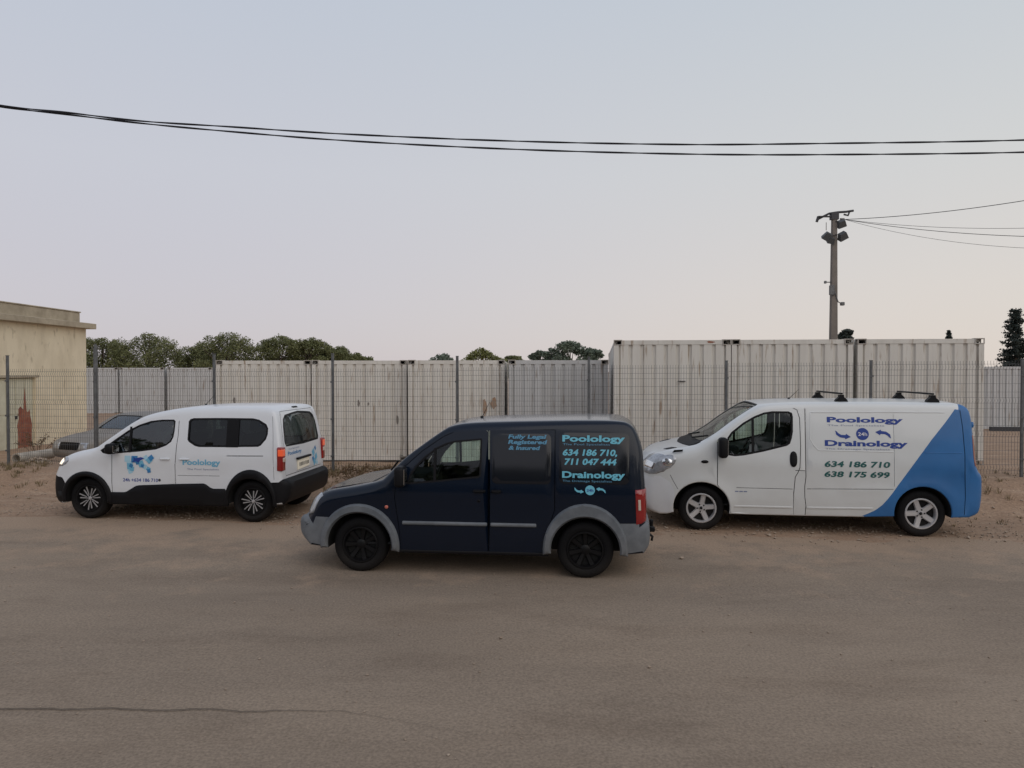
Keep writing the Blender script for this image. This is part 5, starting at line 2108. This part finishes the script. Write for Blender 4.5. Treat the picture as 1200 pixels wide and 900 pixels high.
    B.cuts_strip += [stroke([(S_(-.46, .925), -.62), (S_(.12, 1.14), -.72), (S_(.12, 1.14), .72), (S_(-.46, .925), .62), (S_(-.46, .925), -.62)], .008)]
    B.build()
    for sg in (-1, 1):
        # black lower cladding and arch trims
        B.overlay('lower_cladding', [(.43, .252), (2.44, .252), (2.42, .50), (2.394, .538), (2.20, .533), (2.15, .548), (2.075, .600), (2.03, .615), (1.5, .597), (.95, .568), (.90, .560), (.73, .462), (.69, .452), (.47, .452)],
                  'black_plastic', .014, -.01, .012, 'side', sg)
        for cx, rx, rz in ((2.815, .425, .505), (.045, .445, .440)):
            a1 = 190
            po = arc(cx, .34, rx, rz, -10, a1, 26) + arc(cx, .34, .365, .360, a1, -10, 26)
            B.overlay('wheel_arch_trim', po, 'black_plastic', .026, -.01, .018, 'side', sg, step=.07, lowedge=.3)
        # tall tail lamps set on the rear corner
        m = MB()
        X, Y, Z = B.side_pt(3.30, 1.0, 0, sg)
        y0, y1 = sorted((Y + sg * .010, Y - sg * .125))
        m.rbox(3.240, 3.338, y0, y1, .822, 1.200, .022, 3)
        t = m.build('tail_light', 'red_lens', root, True, auto=45)
        m = MB()
        m.rbox(3.30, 3.349, y0 + .02, y1 - .02, .965, 1.03, .006, 1)
        m.build('reversing_lens', 'pale_lens', t)
        m = MB()
        m.rbox(3.262, 3.343, y0 + .012, y1 - .012, 1.055, 1.165, .010, 2) if sg > 0 else m.rbox(3.262, 3.343, y0 - .004, y1 - .03, 1.055, 1.165, .010, 2)
        m.build('lamp_glow', 'lit_red_lens', t)
    uv = B.wrap_uv
    for sg in (-1, 1):
        h = B.overlay('headlight', [(u0, .50), (u1, .62), uv(-.33, .995), uv(-.28, .985), uv(-.275, .94), uv(-.33, .885), uv(-.40, .850), uv(-.48, .840)], 'headlight_lens', .010, -.012, .012, 'wrap', sg, step=.05)
        B.overlay('lamp_reflector', [(u0 + .025, .60), (u1 - .03, .68), uv(-.385, .965), uv(-.35, .93), uv(-.40, .875), uv(-.47, .868)], 'lit_headlight', .014, 0, .008, 'wrap', sg, step=.05, parent=h)
    B.overlay('fog_lamp', [(-.48, .36), (-.40, .36), (-.40, .44), (-.49, .44)], 'dark_interior', .006, -.004, .006, 'side', -1, step=.05)
    door_handle(B, 1.395, .995, .17, .030, 'white_paint', .028)
    door_handle(B, 1.72, .995, .17, .030, 'white_paint', .028)
    side_mirror(B, .56, 1.16, .15, .17, .20, 'black_plastic')
    wheels(root, .045, 2.815, .92, .33, .212, .205, 'multi', 'alloy_silver', .045)
    cabin(root, .52, 1.05, .92, .35, .66, 1.08, None)
    for y in (-.45, 0, .45):
        seat(root, 2.0, y, .66, 'rear_seat')
    antenna(B, 1.25, .17, .9)
    u = S_(3.15, 1.765)
    B.overlay('brake_light', [(u - .015, -.11), (u + .02, -.11), (u + .02, .11), (u - .015, .11)], 'black_plastic', .006, -.004, .004, 'strip', step=.05)
    # plate, its lamp bar, badge
    X = B.strip_pt(S_(3.312, .88), 0)[0]
    number_plate(root, (X + .012, -.08, .855), (0, math.radians(-2), PI / 2), .50, .15)
    m = MB()
    m.rbox(X - .005, X + .045, -.36, .20, .945, .975, .008, 1)
    m.build('plate_lamp_bar', 'black_plastic', root)
    fp = lambda x, z, o: (X + .021, -x - .08 if False else x - .08, z)
    for i in range(7):
        xx = -.19 + i * .058 + (.02 if i > 3 else 0)
        flat_mark('plate_character', [[(xx, .825), (xx + .032, .825), (xx + .032, .885), (xx, .885)]], 'plate_ink', fp, root)
    fr = lambda x, z, o: B.strip_pt(float(np.interp(z, [.70, .95, 1.17], [S_(3.318, .70), S_(3.310, .95), S_(3.298, 1.17)])), x, o)
    lettering('Poolology', -.66, -.12, 1.035, 1.09, 'mid_blue_film', fr, root, bold=.02)
    lettering('Pool Specialists', -.62, -.20, 1.115, 1.135, 'grey_blue_film', fr, root, bold=0)
    sq = lambda cx, cz, a, r: [(cx + a * math.cos(r + k * PI / 2 + PI / 4), cz + a * math.sin(r + k * PI / 2 + PI / 4)) for k in range(4)]
    for mt, lst in (('light_blue_film', [(.40, .98, .07), (.52, .90, .07), (.44, .82, .07)]), ('mid_blue_film', [(.50, 1.04, .045), (.38, .88, .05)]), ('pale_blue_film', [(.56, .80, .05)])):
        flat_mark('logo', [sq(a, b, c, .5) for a, b, c in lst], mt, fr, root)
    fn = lambda x, z, o: B.side_pt(x, z, o)
    for mt, lst, of in (('pale_blue_film', [(.76, .99, .07), (.80, .79, .05), (1.07, 1.01, .05), (1.04, .87, .055), (.96, .95, .05), (.80, .90, .07)], .003),
                        ('light_blue_film', [(.80, .87, .07), (.99, .91, .065), (1.13, .97, .06), (1.11, .83, .045), (.83, .83, .05)], .005),
                        ('mid_blue_film', [(.88, .985, .075), (.93, .93, .04), (1.16, 1.01, .055), (.82, .88, .04), (1.01, .88, .035), (1.12, .80, .04)], .007)):
        flat_mark('logo', [sq(a, b, c, i * .35) for i, (a, b, c) in enumerate(lst)], mt, lambda x, z, o, of=of: B.side_pt(x, z, of), root)
    # leaping figure in the emblem
    flat_mark('logo', [[(.86, 1.03), (.90, 1.00), (.99, 1.02), (1.05, 1.00), (.99, .975), (.95, .93), (.90, .955), (.84, .93), (.87, .975)]], 'royal_blue_film', lambda x, z, o: B.side_pt(x, z, .009), root)
    lettering('24h +634 186 710', .674, 1.270, .625, .678, 'royal_blue_film', fn, root, bold=.015)
    flat_mark('logo', [circle(1.295, .655, .022, 10)], 'plate_ink', fn, root)
    lettering('Poolology', 1.690, 2.320, .905, .995, 'light_blue_film', fn, root, bold=.03)
    lettering('The Pool Specialists', 1.760, 2.290, .826, .852, 'grey_blue_film', fn, root, bold=.0)
    return root


# ================================================================== old grey saloon behind the fence
def old_car():
    ang = math.radians(68)
    root = empty('parked_car', (-10.55, 18.75, .03), ang, label='old dusty grey saloon car parked behind the wire fence beside the yellow building', cat='car')
    top = [(-.60, .24, 1, .03), (-.72, .32, 0, .08), (-.76, .48, 0, .10), (-.74, .62, 0, .12), (-.66, .70, 0, .12), (-.30, .80, 0, .12), (.30, .88, 0, .10), (.50, .92, 1, .08), (.80, 1.12, 0, .05), (1.10, 1.28, 0, .06),
           (1.40, 1.34, 0, .08), (2.0, 1.35, 0, .08), (2.45, 1.28, 0, .07), (2.75, 1.10, 0, .06), (2.95, .97, 1, .08), (3.30, .94, 0, .08), (3.42, .86, 0, .08), (3.46, .60, 0, .08), (3.44, .36, 0, .06), (3.36, .27, 1, .03)]
    bottom = [(3.1, .26)] + arc(2.55, .30, .34, .34, -7, 187, 14) + [(1.5, .22), (.8, .22)] + arc(.0, .30, .34, .34, -12, 192, 14) + [(-.45, .235)]
    B = Body(root, .83, .78, 1.35, .20, -.75, 3.45, .12, .10, .10, 1.0, .06, .03, top, bottom, step=.11)
    B.body_mats = ['old_car_paint']
    S_ = B.sx
    B.window_side([(.72, .90), (.90, 1.08), (1.14, 1.22), (1.42, 1.27), (1.50, .93)], 'tinted_glass', .02)
    B.window_side([(1.58, .93), (1.58, 1.27), (2.0, 1.27), (2.35, 1.20), (2.60, 1.03), (2.55, .95)], 'tinted_glass', .02)
    B.window_strip([(S_(.56, .95), -.62), (S_(.56, .95), .62), (S_(1.08, 1.27), .58), (S_(1.08, 1.27), -.58)], 'tinted_glass')
    B.window_strip([(S_(2.47, 1.27), -.56), (S_(2.47, 1.27), .56), (S_(2.90, 1.0), .60), (S_(2.90, 1.0), -.60)], 'tinted_glass', name='rear_window')
    a, b = S_(-.76, .48), S_(-.70, .67)
    B.labels.update({'grille': ('grille', 'black_plastic', False), 'head': ('headlight', 'headlight_lens', True)})
    B.strip_regions += [('grille', [(a, -.40), (b, -.40), (b, .40), (a, .40)]), ('head', [(a + .03, -.7), (b, -.7), (b, -.42), (a + .03, -.42)]), ('head', [(a + .03, .7), (b, .7), (b, .42), (a + .03, .42)])]
    B.build()
    cabin(root, .75, 1.25, .83, .28, .50, .88, None, False)
    for y in (-.36, .36):
        seat(root, 1.25, y, .22)
    wheels(root, .0, 2.55, .83, .30, .19, .18, 'seven', 'brake_dark')
    root.scale = (.93, .93, .91)
    return root


dark_van()
blue_white_van()
white_van()
old_car()
